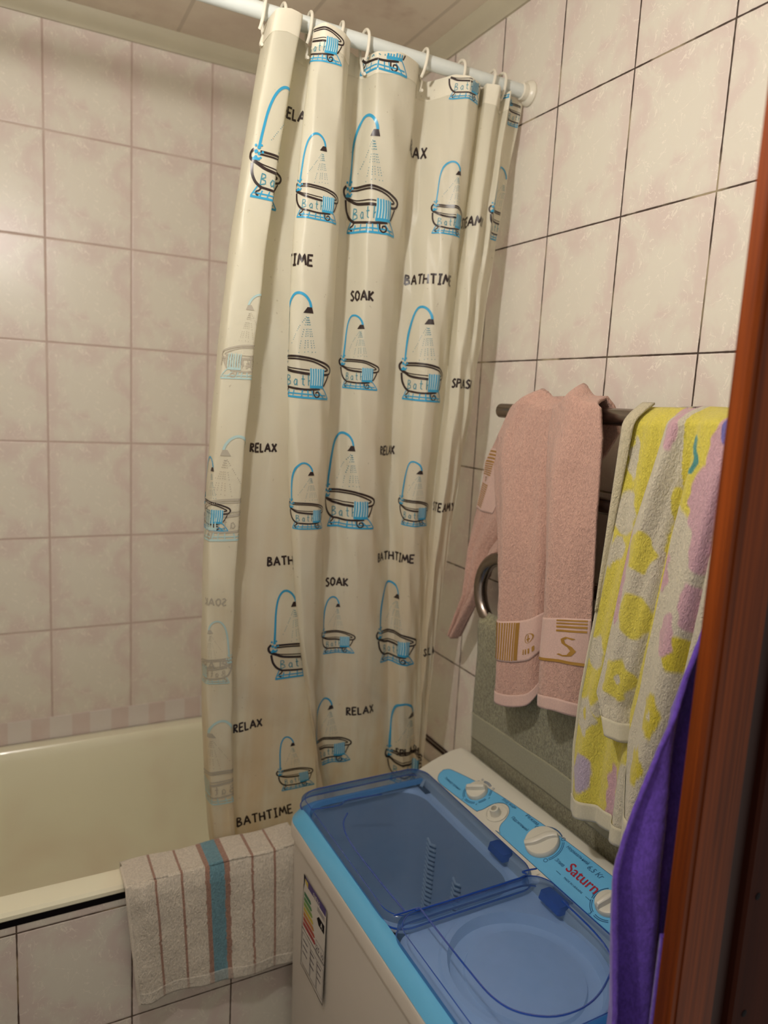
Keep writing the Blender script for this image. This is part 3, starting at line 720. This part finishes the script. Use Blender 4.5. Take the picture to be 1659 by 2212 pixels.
ptext(tb, 'Таймер прання', .058, .030, .0078, math.radians(2)); ptext(tb, 'Вхід води', .200, .0785, .0088, math.radians(4)); ptext(tb, 'Режим', .267, .083, .0108)
ptext(tb, 'Підсилений', .256, .060, .0088); ptext(tb, 'Нормальний', .392, .086, .0092); ptext(tb, 'Злив', .380, .053, .0098)
ptext(tb, '6,5 Кг', .440, .082, .0135, 0, .3); ptext(tb, 'MADE IN UKRAINE', .432, .037, .0054, 0, 0)
for a, t_ in ((125, '15'), (55, '12'), (10, '9'), (-40, '6'), (-105, '3')): ptext(tb, t_, .122+.0345*math.cos(math.radians(a)), .053+.0345*math.sin(math.radians(a)), .0068, 0, 0)
for a, t_ in ((110, '5'), (185, '4'), (250, '3')): ptext(tb, t_, .502+.034*math.cos(math.radians(a)), .053+.034*math.sin(math.radians(a)), .010, 0, 0)
sub(con, tb.build('panel_lettering', M['ink'], None, False))
rb = MB(); ptext(rb, 'Saturn', .434, .058, .0285, 0, 0, 1.0)
v_, f_ = text_geo('Saturn', .0285, 0); rb.add([face(.4347+p.x, .0585+p.y, .0020) for p in v_], f_)
ptext(rb, '®', .484, .066, .008, 0, 0); sub(con, rb.build('red_lettering', M['red'], None, False))
ink = Ink()
fs = lambda a, b, l: face(a, b, l)
def arc(cx, cy, r, a0, a1, w=.0013): ribbon(ink, [(cx+r*math.cos(math.radians(a0+(a1-a0)*k/14)), cy+r*math.sin(math.radians(a0+(a1-a0)*k/14))) for k in range(15)], w, fs, .0018, .003)
for a0, a1 in ((70, 115), (135, 200), (205, 250), (262, 312), (328, 360), (20, 48)):
    arc(.122, .053, .0285, a0, a1); arc(.122, .053, .0315, a0, a1); arc(.502, .053, .0285, a0, a1); arc(.502, .053, .0315, a0, a1)
for r in (.0375, .0405): arc(.325, .060, r, -25, 45, .0012) if r else 0
arc(.325, .060, .0385, 65, 150, .0022)
for a in (155, 55, -33):
    cx, cy = .325+.0395*math.cos(math.radians(a)), .060+.0395*math.sin(math.radians(a)); arc(cx, cy, .0036, 0, 360, .0011)
ribbon(ink, [(.389, .037), (.401, .037)], .0011, fs, .0018); ribbon(ink, [(.463, .037), (.475, .037)], .0011, fs, .0018)
sub(con, obj('dial_marks', ink.v, ink.f, M['ink'], None, False))
# lids
def lid(name, xa, xb, ya, yb, z, far_drop, label, ridge):
    r_ = .04; mb = MB()
    rg = [ring(xa, xb, ya, yb, r_, z-far_drop, 10), ring(xa+.001, xb-.001, ya+.001, yb-.001, r_, z-.004, 10), ring(xa+.006, xb-.004, ya+.005, yb-.008, r_, z+.001, 10), ring(xa+.022, xb-.01, ya+.012, yb-.045, r_, z+.004, 10), ring(xa+.06, xb-.03, ya+.04, yb-.10, r_, z+.0045, 10)]
    mb.loft(rg, False, True)
    o = under(wm, mb.build(name, M['lid'], None, True, 60)); o['label'] = label
    e = MB().tube(ring(xa, xb, ya, yb, r_, z-far_drop, 10), .0016, 6, True); e.tube(ring(xa+.006, xb-.004, ya+.005, yb-.008, r_, z+.001, 10), .0008, 5, True)
    for rp in ridge: e.tube(smoothpath(rp, 5), .0015, 6)
    k = sub(o, e.build('lid_rim', M['lid_edge'], None)); k.matrix_parent_inverse = Matrix(); return o
zl = .834
# parts of `under` objects: children carry world coordinates, the lid sits at the machine's origin offset
lid('wash_lid', -.462, -.158, -1.121, -.692, zl, .018, 'clear blue lid over the wash tub',
    [[(-.398, -.815, zl+.005), (-.420, -.845, zl+.005), (-.433, -.90, zl+.005), (-.434, -1.0, zl+.005), (-.430, -1.11, zl+.005)],
     [(-.456, -.765, zl-.002), (-.40, -.778, zl+.002), (-.375, -.768, zl+.003), (-.30, -.775, zl+.003)]])
lid('spin_lid', -.464, -.158, -1.405, -1.112, zl+.009, .024, 'clear blue lid over the spin tub, overlapping its neighbour',
    [[(-.410, -1.120, zl+.014), (-.411, -1.20, zl+.014), (-.411, -1.261, zl+.014), (-.408, -1.316, zl+.014), (-.390, -1.352, zl+.014), (-.348, -1.378, zl+.014), (-.293, -1.381, zl+.014), (-.239, -1.361, zl+.014), (-.20, -1.33, zl+.014), (-.185, -1.28, zl+.014), (-.182, -1.20, zl+.014)],
     [(-.455, -1.116, zl+.011), (-.41, -1.118, zl+.012), (-.405, -1.123, zl+.013), (-.21, -1.124, zl+.013), (-.195, -1.112, zl+.013), (-.165, -1.114, zl+.012)]])
hb = MB()
for ya, yb in ((-1.045, -.995), (-1.20, -1.145)): hb.loft([ring(-.186, -.160, ya, yb, .005, .818, 4), ring(-.184, -.160, ya+.002, yb-.002, .005, .832, 4)])
under(wm, hb.build('lid_hinge', M['lid_edge'], None))
under(wm, MB().box(-.185, -.163, -.765, -.722, .807, .8085).build('hinge_slot', M['black'], None, False))
under(wm, MB().tube([(-.183, -.742, .812), (-.170, -.736, .822)], .004, 8).build('hinge_pin', M['white'], None))
# energy sticker on the front panel
SX = FX+.0055
def sf(y, z, l=0): return Vector((SX-.0006-l, -.806+(y+.868)*1.17, .527+(z-.592)*1.10))
def stk(name, mat, quads, l):
    v = []; f = []
    for q in quads:
        k = len(v); v += [sf(a, b, l) for a, b in q]; f.append(tuple(range(k, k+len(q))))
    return obj(name, v, f, mat, None, False)
y0s, y1s, z0s, z1s = -.868, -.966, .592, .772
sk = under(wm, stk('energy_sticker', M['paper'], [[(y0s, z1s-.02), (y0s-.006, z1s), (y1s, z1s-.004), (y1s, z0s), (y0s, z0s+.01)]], .0002))
def rect(ya, yb, za, zb): return [(ya, zb), (yb, zb), (yb, za), (ya, za)]
sub(sk, stk('sticker_border', M['black'], [rect(y0s, y0s-.0012, z0s, z1s-.02), rect(y1s, y1s+.0012, z0s, z1s), rect(y0s, y1s, z0s, z0s+.0015), rect(y0s, y1s, .667, .6685), [(y0s-.0, z1s), (y0s-.008, z1s), (y0s-.002, z1s-.03)]], .0004))
sub(sk, stk('sticker_heading', M['vio'], [rect(-.872, -.963, .7665, .7710), rect(-.888, -.963, .757, .7665)], .0004))
sub(sk, stk('sticker_arc', M['yel'], [[(-.873, .766), (-.888, .766), (-.888, .756), (-.879, .759)]], .0005))
ik = Ink(); word(ik, 'ENERG', .925, .7617, .0075, .0013, lambda a, b, l: sf(-a, b, l), .0008); sub(sk, obj('sticker_word', ik.v, ik.f, M['paper'], None, False))
for k, (nm, mt) in enumerate((('green_bar', 'g1'), ('green_bar', 'g2'), ('lime_bar', 'g3'), ('yellow_bar', 'yel'), ('orange_bar', 'org'), ('red_bar', 'r1'), ('red_bar', 'r2'))):
    zt = .741-k*.0098; ln = .027+k*.0040
    sub(sk, stk(nm, M[mt], [[(-.873, zt), (-.873-ln, zt), (-.873-ln-.004, zt-.0037), (-.873-ln, zt-.0074), (-.873, zt-.0074)]], .0005))
sub(sk, stk('rating_arrow', M['black'], [[(-.960, .738), (-.937, .738), (-.929, .730), (-.937, .722), (-.960, .722)]], .0005))
ik = Ink(); word(ik, 'A', .949, .730, .009, .0016, lambda a, b, l: sf(-a, b, l), .0008); sub(sk, obj('rating_letter', ik.v, ik.f, M['paper'], None, False))
ik = Ink(); g_ = lambda a, b, l: sf(-a, b, l)
for ya, yb, za, zb in ((.872, .908, .600, .660), (.911, .936, .600, .655), (.939, .962, .600, .655), (.930, .962, .665, .690)):
    ribbon(ik, [(ya, za), (yb, za), (yb, zb), (ya, zb), (ya, za)], .0009, g_, .0006)
for k in range(9): ribbon(ik, [(.876+(k % 3)*.031, .648-(k//3)*.012), (.896+(k % 3)*.029, .648-(k//3)*.012)], .0026, g_, .0006)
word(ik, '20 10', .946, .677, .010, .0014, g_, .0006)
for k in range(3): ribbon(ik, [(.930, .752-k*.003), (.960, .752-k*.003)], .0012, g_, .0006)
sub(sk, obj('sticker_small_print', ik.v, ik.f, M['grey'], None, False))

# ------------------------------------------------------------------ heated towel rail
rail = empty('towel_rail', (-.08, -1.08, 1.42), 'chromed snake shaped heated towel rail under the hanging towels', 'towel rail')
XR = -.085; zs = [1.648, 1.497, 1.347, 1.197]; ya, yb = -.848, -1.335
pth = [Vector((XR, -.80, 1.648)), Vector((XR, -1.0, 1.648)), Vector((XR, yb, 1.648))]
def bend(p, y, zt, zb_, sgn):
    r = (zt-zb_)/2; c = (zt+zb_)/2
    for k in range(1, 14):
        a = PI/2-k/14*PI; p.append(Vector((XR, y+sgn*r*math.cos(a), c+r*math.sin(a))))
bend(pth, yb, zs[0], zs[1], -1); pth += [Vector((XR, yb, zs[1])), Vector((XR, ya, zs[1]))]
bend(pth, ya, zs[1], zs[2], 1) if False else None
pth2 = pth
pth2 += []
mbr = MB().tube(pth2+[Vector((XR, ya, zs[1]))][:0], .0145, 16)
under(rail, mbr.build('upper_tube', M['steel'], None))
pb = [Vector((XR, yb, zs[2])), Vector((XR, -1.1, zs[2])), Vector((XR, ya, zs[2]))]
bend(pb, ya, zs[2], zs[3], 1); pb += [Vector((XR, ya, zs[3])), Vector((XR, -1.1, zs[3])), Vector((XR, yb, zs[3]))]
under(rail, MB().tube(pb, .0145, 16).build('lower_tube', M['steel'], None))
for y, z in ((-.82, 1.648), (-.862, 1.497), (-1.33, 1.347), (-1.33, 1.197)):
    b_ = MB().tube([(XR, y, z), (-.002, y, z)], .011, 12); b_.lathe((0, y, z), [(.027, 0), (.027, .004), (.014, .012)], 20, (Vector((0, 1, 0)), Vector((0, 0, 1)), Vector((-1, 0, 0))))
    under(rail, b_.build('wall_bracket', M['steel'], None))

# ------------------------------------------------------------------ towels
def fbm(x, y, z=0.): return noise.noise(Vector((x, y, z)))
def cloth(name, P, nu, nv, mat, parent=None, col=None, thick=.004, v0=0., v1=1.):
    v = []; f = []; cl = []
    for j in range(nv+1):
        for i in range(nu+1):
            u, w = i/nu, v0+(v1-v0)*j/nv; p = P(u, w); v.append(p)
            if col: cl.append(col(u, w, p))
    for j in range(nv):
        for i in range(nu):
            a = j*(nu+1)+i; f.append((a, a+nu+1, a+nu+2, a+1))
    o = obj(name, v, f, mat, parent, True, cl if col else None)
    if thick:
        md = o.modifiers.new('thickness', 'SOLIDIFY'); md.thickness = thick; md.offset = 0
    return o
def hang(Lf, Rf, Lb, Rb, xf, xb, rail_x, depth, zdrop=None):
    """towel hung over a tube: w in [-1,1]; negative is the half behind the tube"""
    def P(u, w):
        L = poly(Lf, w) if w >= 0 else poly(Lb, -w); R2 = poly(Rf, w) if w >= 0 else poly(Rb, -w)
        y = L[0]+(R2[0]-L[0])*u; z = L[1]+(R2[1]-L[1])*u
        if zdrop: z += zdrop(u, w)
        x = xf(w) if w >= 0 else xb(-w)
        s = min(1, abs(w)/.05); k = math.sin(s*PI/2)
        x = rail_x+(x-rail_x)*k
        return Vector((x-depth(u, w)*min(1, .35+abs(w)*3)*(1 if w >= 0 else .5), y, z))
    return P
# green towel, lowest
def gd(u, w): return (.004*math.sin(u*9+1)*(.3+abs(w))+.003*math.sin(u*23+w*2))*max(0, 1-abs(w)*1.35)
Pg = hang([(0, -.800, 1.222), (.18, -.790, 1.13), (.46, -.752, .98), (.70, -.712, .857), (1, -.70, .70)], [(0, -1.33, 1.222), (1, -1.335, .70)], [(0, -.765, 1.222), (1, -.76, .78)], [(0, -1.33, 1.222), (1, -1.33, .78)],
          lambda w: poly([(0, -.104), (.18, -.088), (.46, -.062), (.70, -.030), (1, -.022)], w)[0], lambda w: poly([(0, -.062), (.3, -.035), (.6, -.012), (1, -.010)], w)[0], XR, gd)
gt = cloth('green_towel', Pg, 90, 150, M['green'], None, None, .005, -1, 1)
tag(gt, 'olive green terry towel on the lowest rail bar, behind the pink and floral towels', 'towel')
def Pgb(u, w): p = Pg(u, .475+.145*w); return p+Vector((-.0032, 0, 0))
gb = cloth('woven_band', Pgb, 90, 14, M['green_band'], gt, None, .001); gb['label'] = 'smooth paler woven band'

# pink towel
def pd(u, w):
    a = abs(w)
    return .014*math.cos((u-.25)*2*PI*1.9)*(.35+.5*a)+.020*math.exp(-((u-.72)/.16)**2)*.8-.030*math.exp(-((u-.51)/.035)**2)*min(1, a*1.6)+.004*fbm(u*6, w*5)+.003*math.sin(u*27+w*3+fbm(u*3,w*2)*2)*min(1,a*4)+(.012*math.exp(-((u-.14)/.07)**2))
def pz(u, w):
    k = max(0, abs(w)-.6)/.4
    top = max(0, 1-abs(w)/.12)
    if w < 0: return .006*top
    bot = -.012*math.exp(-((u-.52)/.05)**2)*-3.0+.030*max(0, (u-.25))*0
    return k*(.040*math.exp(-((u-.50)/.045)**2)-.018*math.sin(min(1, u/.5)*PI)*(1 if u < .5 else 0)+(.012*math.sin((u-.5)*2*PI) if u > .5 else 0))+top*(.018*math.exp(-((u-.13)/.12)**2)+.024*math.exp(-((u-.74)/.10)**2)-.008*math.exp(-((u-.45)/.12)**2))
Pp = hang([(0, -.905, 1.672), (.06, -.870, 1.650), (.14, -.838, 1.600), (.25, -.838, 1.540), (.52, -.872, 1.363), (.74, -.880, 1.235), (1, -.885, 1.085)],
          [(0, -1.085, 1.678), (.06, -1.112, 1.662), (.14, -1.124, 1.612), (.52, -1.130, 1.416), (.76, -1.133, 1.295), (1, -1.134, 1.125)],
          [(0, -.905, 1.672), (.05, -.80, 1.655), (.2, -.720, 1.535), (.4, -.700, 1.440), (.6, -.678, 1.337), (.8, -.683, 1.220), (1, -.648, 1.122)],
          [(0, -1.085, 1.678), (.1, -1.10, 1.62), (.35, -.98, 1.45), (.6, -.84, 1.36), (.75, -.785, 1.32), (.88, -.738, 1.23), (1, -.672, 1.122)],
          lambda w: -.116-.006*math.sin(w*PI), lambda w: -.062+.02*w if w < .3 else -.056-.02*(w-.3), XR, pd, pz)
def pinkP(u, w):
    p = Pp(u, w)
    return p+Vector((.0012*fbm(p.y*220, p.z*220, 1), 0, .0006*fbm(p.y*200, p.z*200, 5)))
pk = cloth('pink_towel', pinkP, 110, 300, M['pink'], None, None, .006, -1, 1)
tag(pk, 'dusty pink terry towel with gold woven borders, bunched on the left of the rail', 'towel')
# its woven border (front and the flap behind), hem and gold threads
def overlay(P, w0, w1, lift, u0=0., u1=1.):
    def Q(u, w):
        uu = u0+(u1-u0)*u; ww = w0+(w1-w0)*w; p = P(uu, ww)
        du = P(min(1, uu+.01), ww)-P(max(0, uu-.01), ww); dw = P(uu, ww+.01)-P(uu, ww-.01)
        n_ = du.cross(dw); n_.normalize()
        if n_.x > 0: n_ = -n_
        return p+n_*lift
    return Q
wb = cloth('woven_border', overlay(Pp, .735, .862, .0042), 80, 16, M['pink_band'], pk, None, .0008); wb['label'] = 'smooth pale pink band'
hm = cloth('hem', overlay(Pp, .962, .999, .0042), 80, 6, M['pink_band'], pk, None, .0008)
fb = cloth('flap_border', overlay(Pp, -.16, -.42, .0042, .0, .30), 40, 30, M['pink_band'], pk, None, .0008)
ik = Ink()
def band_surf(w0, w1, u0, u1):
    Q = overlay(Pp, w0, w1, .0054, u0, u1)
    return lambda a, b, l: Q(a, 1-b) if 0 <= a <= 1 and 0 <= b <= 1 else None
bs_ = band_surf(.735, .862, 0, 1)
def gl_(pts, w): ribbon(ik, pts, w, bs_, 0, .03)
for k in range(15): x = .02+k*.019; gl_([(x, .04), (x+.004, .96)], .010)
for k in range(5): gl_([(.30+k*.006, .05), (.302+k*.006, .95)], .005)
gl_([(.54, .98), (.98, .98)], .06); gl_([(.53, .03), (.98, .03)], .06)
for k in range(4): gl_([(.80, .94-k*.085), (.98, .94-k*.085)], .04)
ik_s = [[(.92, .52), (.88, .55), (.85, .50), (.86, .42), (.90, .36), (.92, .28), (.90, .18), (.86, .15), (.82, .18)]]
for st in ik_s: gl_(st, .028)
for k in range(12):
    a = k/12*2*PI; gl_([(.42+.028*math.cos(a), .52+.11*math.sin(a)), (.42+.028*math.cos(a+.5), .52+.11*math.sin(a+.5))], .006)
gl_([(.42, .44), (.42, .60)], .008); gl_([(.407, .50), (.433, .50)], .03)
for k in range(4): gl_([(.38+k*.022, .16), (.38+k*.022, .28)], .010)
bs2 = overlay(Pp, -.16, -.42, .0054, .0, .30)
def b2(a, b, l): return bs2(a, b) if 0 <= a <= 1 and 0 <= b <= 1 else None
for k in range(26):
    y = .03+k*.036
    if .38 < y < .50: continue
    ribbon(ik, [(.03, y), (.46, y+.01)], .017, b2, 0, .03)
ribbon(ik, [(.2, .41), (.3, .41), (.3, .47), (.2, .47), (.2, .41)], .015, b2, 0, .02)
gdk = obj('gold_threads', ik.v, ik.f, M['gold'], pk, True); gdk['label'] = 'gold thread stripes, letter S and a small ring'

# floral towel
YEL = (.66, .57, .09); YEL2 = (.62, .52, .05); WHT = (.60, .55, .42); PNK = (.58, .36, .40); LIL = (.48, .40, .50); BLU = (.16, .15, .42); TEA = (.07, .27, .25); PAL = (.55, .52, .30)
def mixv(a, b, k): return tuple(x+(y-x)*k for x, y in zip(a, b))
def blobs(base, lst):
    def c(u, w, p):
        col = base(p) if callable(base) else base
        q = (p.y+.006*fbm(p.y*60, p.z*60), p.z+.006*fbm(p.y*60, p.z*60, 7))
        for (cy, cz, ry, rz, cl, petals) in lst:
            dy, dz = (q[0]-cy)/ry, (q[1]-cz)/rz; r = math.hypot(dy, dz)
            if petals: r *= 1+.11*math.cos(petals*math.atan2(dz, dy))
            k = max(0, min(1, (1.06-r)*9)); col = mixv(col, cl, k)
        return col
    return c
def fbase(p): return YEL
back_col = blobs(fbase, [(-1.197, 1.585, .009, .034, WHT, 0), (-1.196, 1.500, .019, .036, WHT, 0), (-1.188, 1.442, .013, .020, WHT, 0), (-1.172, 1.428, .011, .018, WHT, 5), (-1.166, 1.261, .018, .028, WHT, 0), (-1.157, 1.147, .019, .032, WHT, 5), (-1.157, 1.150, .006, .010, YEL2, 0), (-1.182, 1.170, .012, .014, WHT, 0),
  (-1.162, 1.045, .017, .034, LIL, 0), (-1.222, 1.02, .012, .07, PNK, 0), (-1.262, 1.05, .026, .06, WHT, 0), (-1.262, 1.60, .010, .07, PNK, 0)])
def fd(u, w): return .008*math.sin(u*11+.5)*(.4+abs(w))+.004*math.sin(u*27+w*4)
Pf = hang([(0, -1.178, 1.664), (.15, -1.172, 1.576), (.32, -1.175, 1.465), (.5, -1.157, 1.33), (.7, -1.139, 1.179), (.85, -1.135, 1.076), (1, -1.146, .965)],
          [(0, -1.335, 1.667), (.5, -1.335, 1.33), (1, -1.315, .972)], [(0, -1.178, 1.664), (1, -1.15, 1.0)], [(0, -1.33, 1.667), (1, -1.30, 1.0)],
          lambda w: -.114-.008*w, lambda w: -.060, XR, fd)
fl = cloth('floral_towel', Pf, 90, 380, M['floral'], None, back_col, .005, -1, 1)
tag(fl, 'yellow, white and pink flowered terry towel folded double over the right of the rail', 'towel')
# upper fold with its own edge: bunched ridge layer
def fbase2(p):
    if p.z > 1.50 and p.y < -1.292+.0*(p.z): return YEL
    return WHT
def fbase2(p):
    edge = -1.312-.30*(1.668-p.z)
    if p.z > 1.53 and p.y < -1.300 and p.y > -1.350-.20*(p.z-1.60): return YEL
    return WHT
front_col = blobs(fbase2, [(-1.328, 1.575, .022, .060, YEL, 0), (-1.323, 1.600, .011, .026, TEA, 0), (-1.318, 1.598, .008, .016, YEL, 0), (-1.368, 1.585, .020, .075, PNK, 0), (-1.352, 1.540, .024, .048, PNK, 0), (-1.374, 1.65, .012, .030, BLU, 0),
  (-1.257, 1.451, .017, .030, YEL, 5), (-1.255, 1.351, .020, .036, YEL, 0), (-1.238, 1.245, .019, .032, YEL, 5), (-1.240, 1.247, .005, .008, WHT, 0), (-1.296, 1.521, .007, .035, YEL, 0), (-1.290, 1.47, .006, .03, YEL, 0), (-1.312, 1.217, .014, .034, YEL2, 5), (-1.312, 1.218, .004, .006, WHT, 0), (-1.338, 1.319, .015, .028, YEL2, 0), (-1.297, 1.13, .014, .028, YEL2, 5),
  (-1.354, 1.474, .014, .032, PNK, 0), (-1.349, 1.39, .012, .034, PNK, 0), (-1.321, 1.343, .014, .032, PNK, 0), (-1.300, 1.43, .007, .03, PNK, 0), (-1.231, 1.43, .007, .06, PNK, 0), (-1.226, 1.36, .007, .035, PNK, 0), (-1.284, 1.655, .008, .05, PNK, 0)])
def fd2(u, w):
    return .016*math.exp(-((u-.14)/.09)**2)*1.2-.022*math.exp(-((u-.36)/.05)**2)*min(1, w*3+.1)+.012*math.exp(-((u-.62)/.13)**2)+.008*math.sin(u*17+w*3)*.6-.012*math.exp(-((u-.80)/.03)**2)
def fz2(u, w):
    k = max(0, w-.72)/.28
    return k*((-.004 if u < .35 else -.16*min(1, (u-.35)/.15))) if w > 0 else 0
Pf2 = hang([(0, -1.275, 1.668), (.18, -1.255, 1.568), (.37, -1.234, 1.474), (.60, -1.220, 1.36), (.80, -1.206, 1.258), (.90, -1.197, 1.210), (1, -1.222, 1.160)],
           [(0, -1.412, 1.668), (.2, -1.405, 1.58), (.5, -1.392, 1.42), (.8, -1.372, 1.25), (1, -1.34, 1.13)], [(0, -1.24, 1.668), (1, -1.24, 1.4)], [(0, -1.40, 1.668), (1, -1.40, 1.4)],
           lambda w: -.134-.010*w, lambda w: -.056, XR, fd2, fz2)
f2 = cloth('folded_layer', Pf2, 110, 330, M['floral'], fl, front_col, .005, -1, 1)
M['hemcloth'] = terry_mat('floral_hem_cloth', (.58, .54, .40, 1), 900, .3, .001, var=.05)
hmf = cloth('hem', overlay(Pf, .955, .998, .004), 60, 6, M['hemcloth'], fl, None, .0008); hmf['label'] = 'flat cream hem'
hm2 = cloth('folded_hem', overlay(Pf2, .945, .998, .004), 60, 6, M['hemcloth'], fl, None, .0008)
eg = MB().tube([Pf(0, w/30)+Vector((-.002, -.002, 0)) for w in range(0, 31)], .0028, 6).build('edge_binding', M['hemcloth'], fl)
def Ps(u, w):
    L = poly([(0, -1.176, 1.672), (.5, -1.166, 1.50), (1, -1.160, 1.33)], w); R2 = poly([(0, -1.200, 1.672), (.5, -1.180, 1.50), (1, -1.160, 1.33)], w)
    return Vector((-.090-.036*math.sin(min(1, w*9)*PI/2)-.006*math.sin(u*PI), L[0]+(R2[0]-L[0])*u, L[1]))
st_ = cloth('turned_edge', Ps, 8, 60, M['floral'], fl, lambda u, w, p: (.56, .50, .34), .004)

# striped towel over the tub rim
def sc(u, w, p):
    u = u+.003*fbm(p.z*90, p.x*14)*1.2
    B = (.34, .20, .15); c = (.62, .56, .47)
    if w > .93: c = (.58, .53, .45)
    for a, b, cl in ((.138, .152, B), (.284, .298, B), (.419, .447, B), (.447, .532, (.14, .28, .34)), (.532, .563, B), (.691, .705, B), (.829, .843, B)):
        if a < u < b: c = cl if w < .96 else mixv(c, cl, .45)
    return c
def Pst(u, w):  # grid of the striped towel
    # w<0 falls inside the tub, w>0 hangs in front
    x = -.802+(.348)*u
    if w >= 0:
        x += .020*w*(1-u)+.004*w
        z = .7215-(.2495+.018*u)*w - .006*math.exp(-((u-.06)/.05)**2)*w
        y = -.704-.010*math.sin(min(1, w*8)*PI/2)-.004*math.sin(u*7+w*3)*w-.014*math.exp(-((u-.07-.10*w)/.05)**2)*max(0, 1-w*1.5)-.003*math.sin(u*21)*w
        if w < .06: z = .7245-.003*(w/.06)**2
        z = min(z, .7245)
        y += .002*fbm(u*8, w*6)
    else:
        a = -w
        y = -.712+.088*min(1, a*2.2); z = .7245-(0 if a < .40 else (a-.40)*.18)+.002*math.sin(u*14)
        if a > .45: y = -.624+.004
    return Vector((x, y-.0, z))
stw = cloth('striped_towel', Pst, 220, 190, M['striped'], None, sc, .006, -1, 1)
tag(stw, 'white terry towel with brown and blue stripes draped over the tub rim', 'towel')
def Phem(u, w):
    p = Pst(u, .90+.095*w); return p+Vector((0, -.0036, 0))
def hemcol(u, w, p): c = sc(u, 0, p); return mixv(c, (.56, .52, .45), .45)
hs = cloth('woven_hem', Phem, 200, 8, M['striped'], stw, hemcol, .0008); hs['label'] = 'flat woven lower hem'
hp = MB().tube([Pst(0, w/24)+Vector((-.001, -.002, 0)) for w in range(-8, 25)], .0035, 6); hp.tube([Pst(1, w/24)+Vector((.001, -.002, 0)) for w in range(-8, 25)], .0035, 6)
M['thread'] = terry_mat('towel_edge_thread', (.62, .56, .47, 1), 900, .3, .001)
hp.build('bound_edge', M['thread'], stw)

# ------------------------------------------------------------------ purple robe hanging inside the doorway
Lr = [(0, -.215, 1.60), (.12, -.225, 1.47), (.20, -.238, 1.40), (.34, -.290, 1.27), (.45, -.318, 1.17), (.55, -.334, 1.09), (.66, -.330, 1.00), (.78, -.328, .90), (1, -.338, .55)]
def Prb(u, w):
    L = poly(Lr, w); x = L[0]+(-.10-L[0])*u; z = L[1]-.02*u*u
    if w < .12: x = L[0]+(-.10-L[0])*u*(.5+w*4)
    y = -1.442-.010*math.cos(u*2*PI*2.1+w*2.6)*min(1, w*2+.2)-.004*math.sin(u*31+w*7)*w
    bulge = max(0, min(1, (-.262-x)/.02))
    y = min(y, -1.4275)-bulge*(.010+.016*math.cos((u-.30-.35*w)*2*PI*3.3)*min(1, w*2))-.0*w
    y = max(y, -1.4555-bulge*.03)
    return Vector((x, y+.001*fbm(x*90, z*90), z))
rb_ = cloth('fleece_robe', Prb, 70, 160, M['fleece'], None, None, .006)
tag(rb_, 'purple fleece robe with a patch pocket hanging beside the wooden door frame', 'robe')
def Ppk(u, w):
    x = -.306+.17*u; z = 1.040-.030*min(1, u*3)-.20*w
    return Vector((x, -1.492-.010*math.exp(-w*3)*math.sin(min(1, u*1.4)*PI), z))
pk_ = cloth('patch_pocket', Ppk, 30, 30, M['fleece'], rb_, None, .005)
MB().tube([Ppk(u/20, 0)+Vector((0, -.002, 0)) for u in range(21)], .003, 6).build('pocket_seam', M['fleece_dark'], rb_)
hk = MB().tube([(-.20, -1.463, 1.60), (-.20, -1.448, 1.60), (-.20, -1.440, 1.605), (-.20, -1.438, 1.62)], .003, 8).build('coat_hook', M['steel'])
tag(hk, 'small steel hook behind the door frame holding the purple robe', 'hook')

# ------------------------------------------------------------------ the lamp that lights the room
lamp = empty('ceiling_lamp', BULB_POS, 'bare glowing bulb hanging on a short cord from the ceiling near the doorway', 'lamp')
bx, by, bz = BULB_POS
bl = MB().lathe((bx, by, bz-.03), [(.004, -.005), (.022, .002), (.030, .018), (.030, .036), (.022, .055), (.014, .070), (.013, .078)], 24)
under(lamp, bl.build('bulb', M['bulb'], None))
sk_ = MB().lathe((bx, by, bz+.046), [(.016, 0), (.018, .004), (.018, .045), (.010, .055), (.004, .06)], 20); under(lamp, sk_.build('lamp_socket', M['ring'], None))
under(lamp, MB().tube([(bx, by, bz+.10), (bx, by, ZC)], .003, 8).build('cord', M['black'], None))
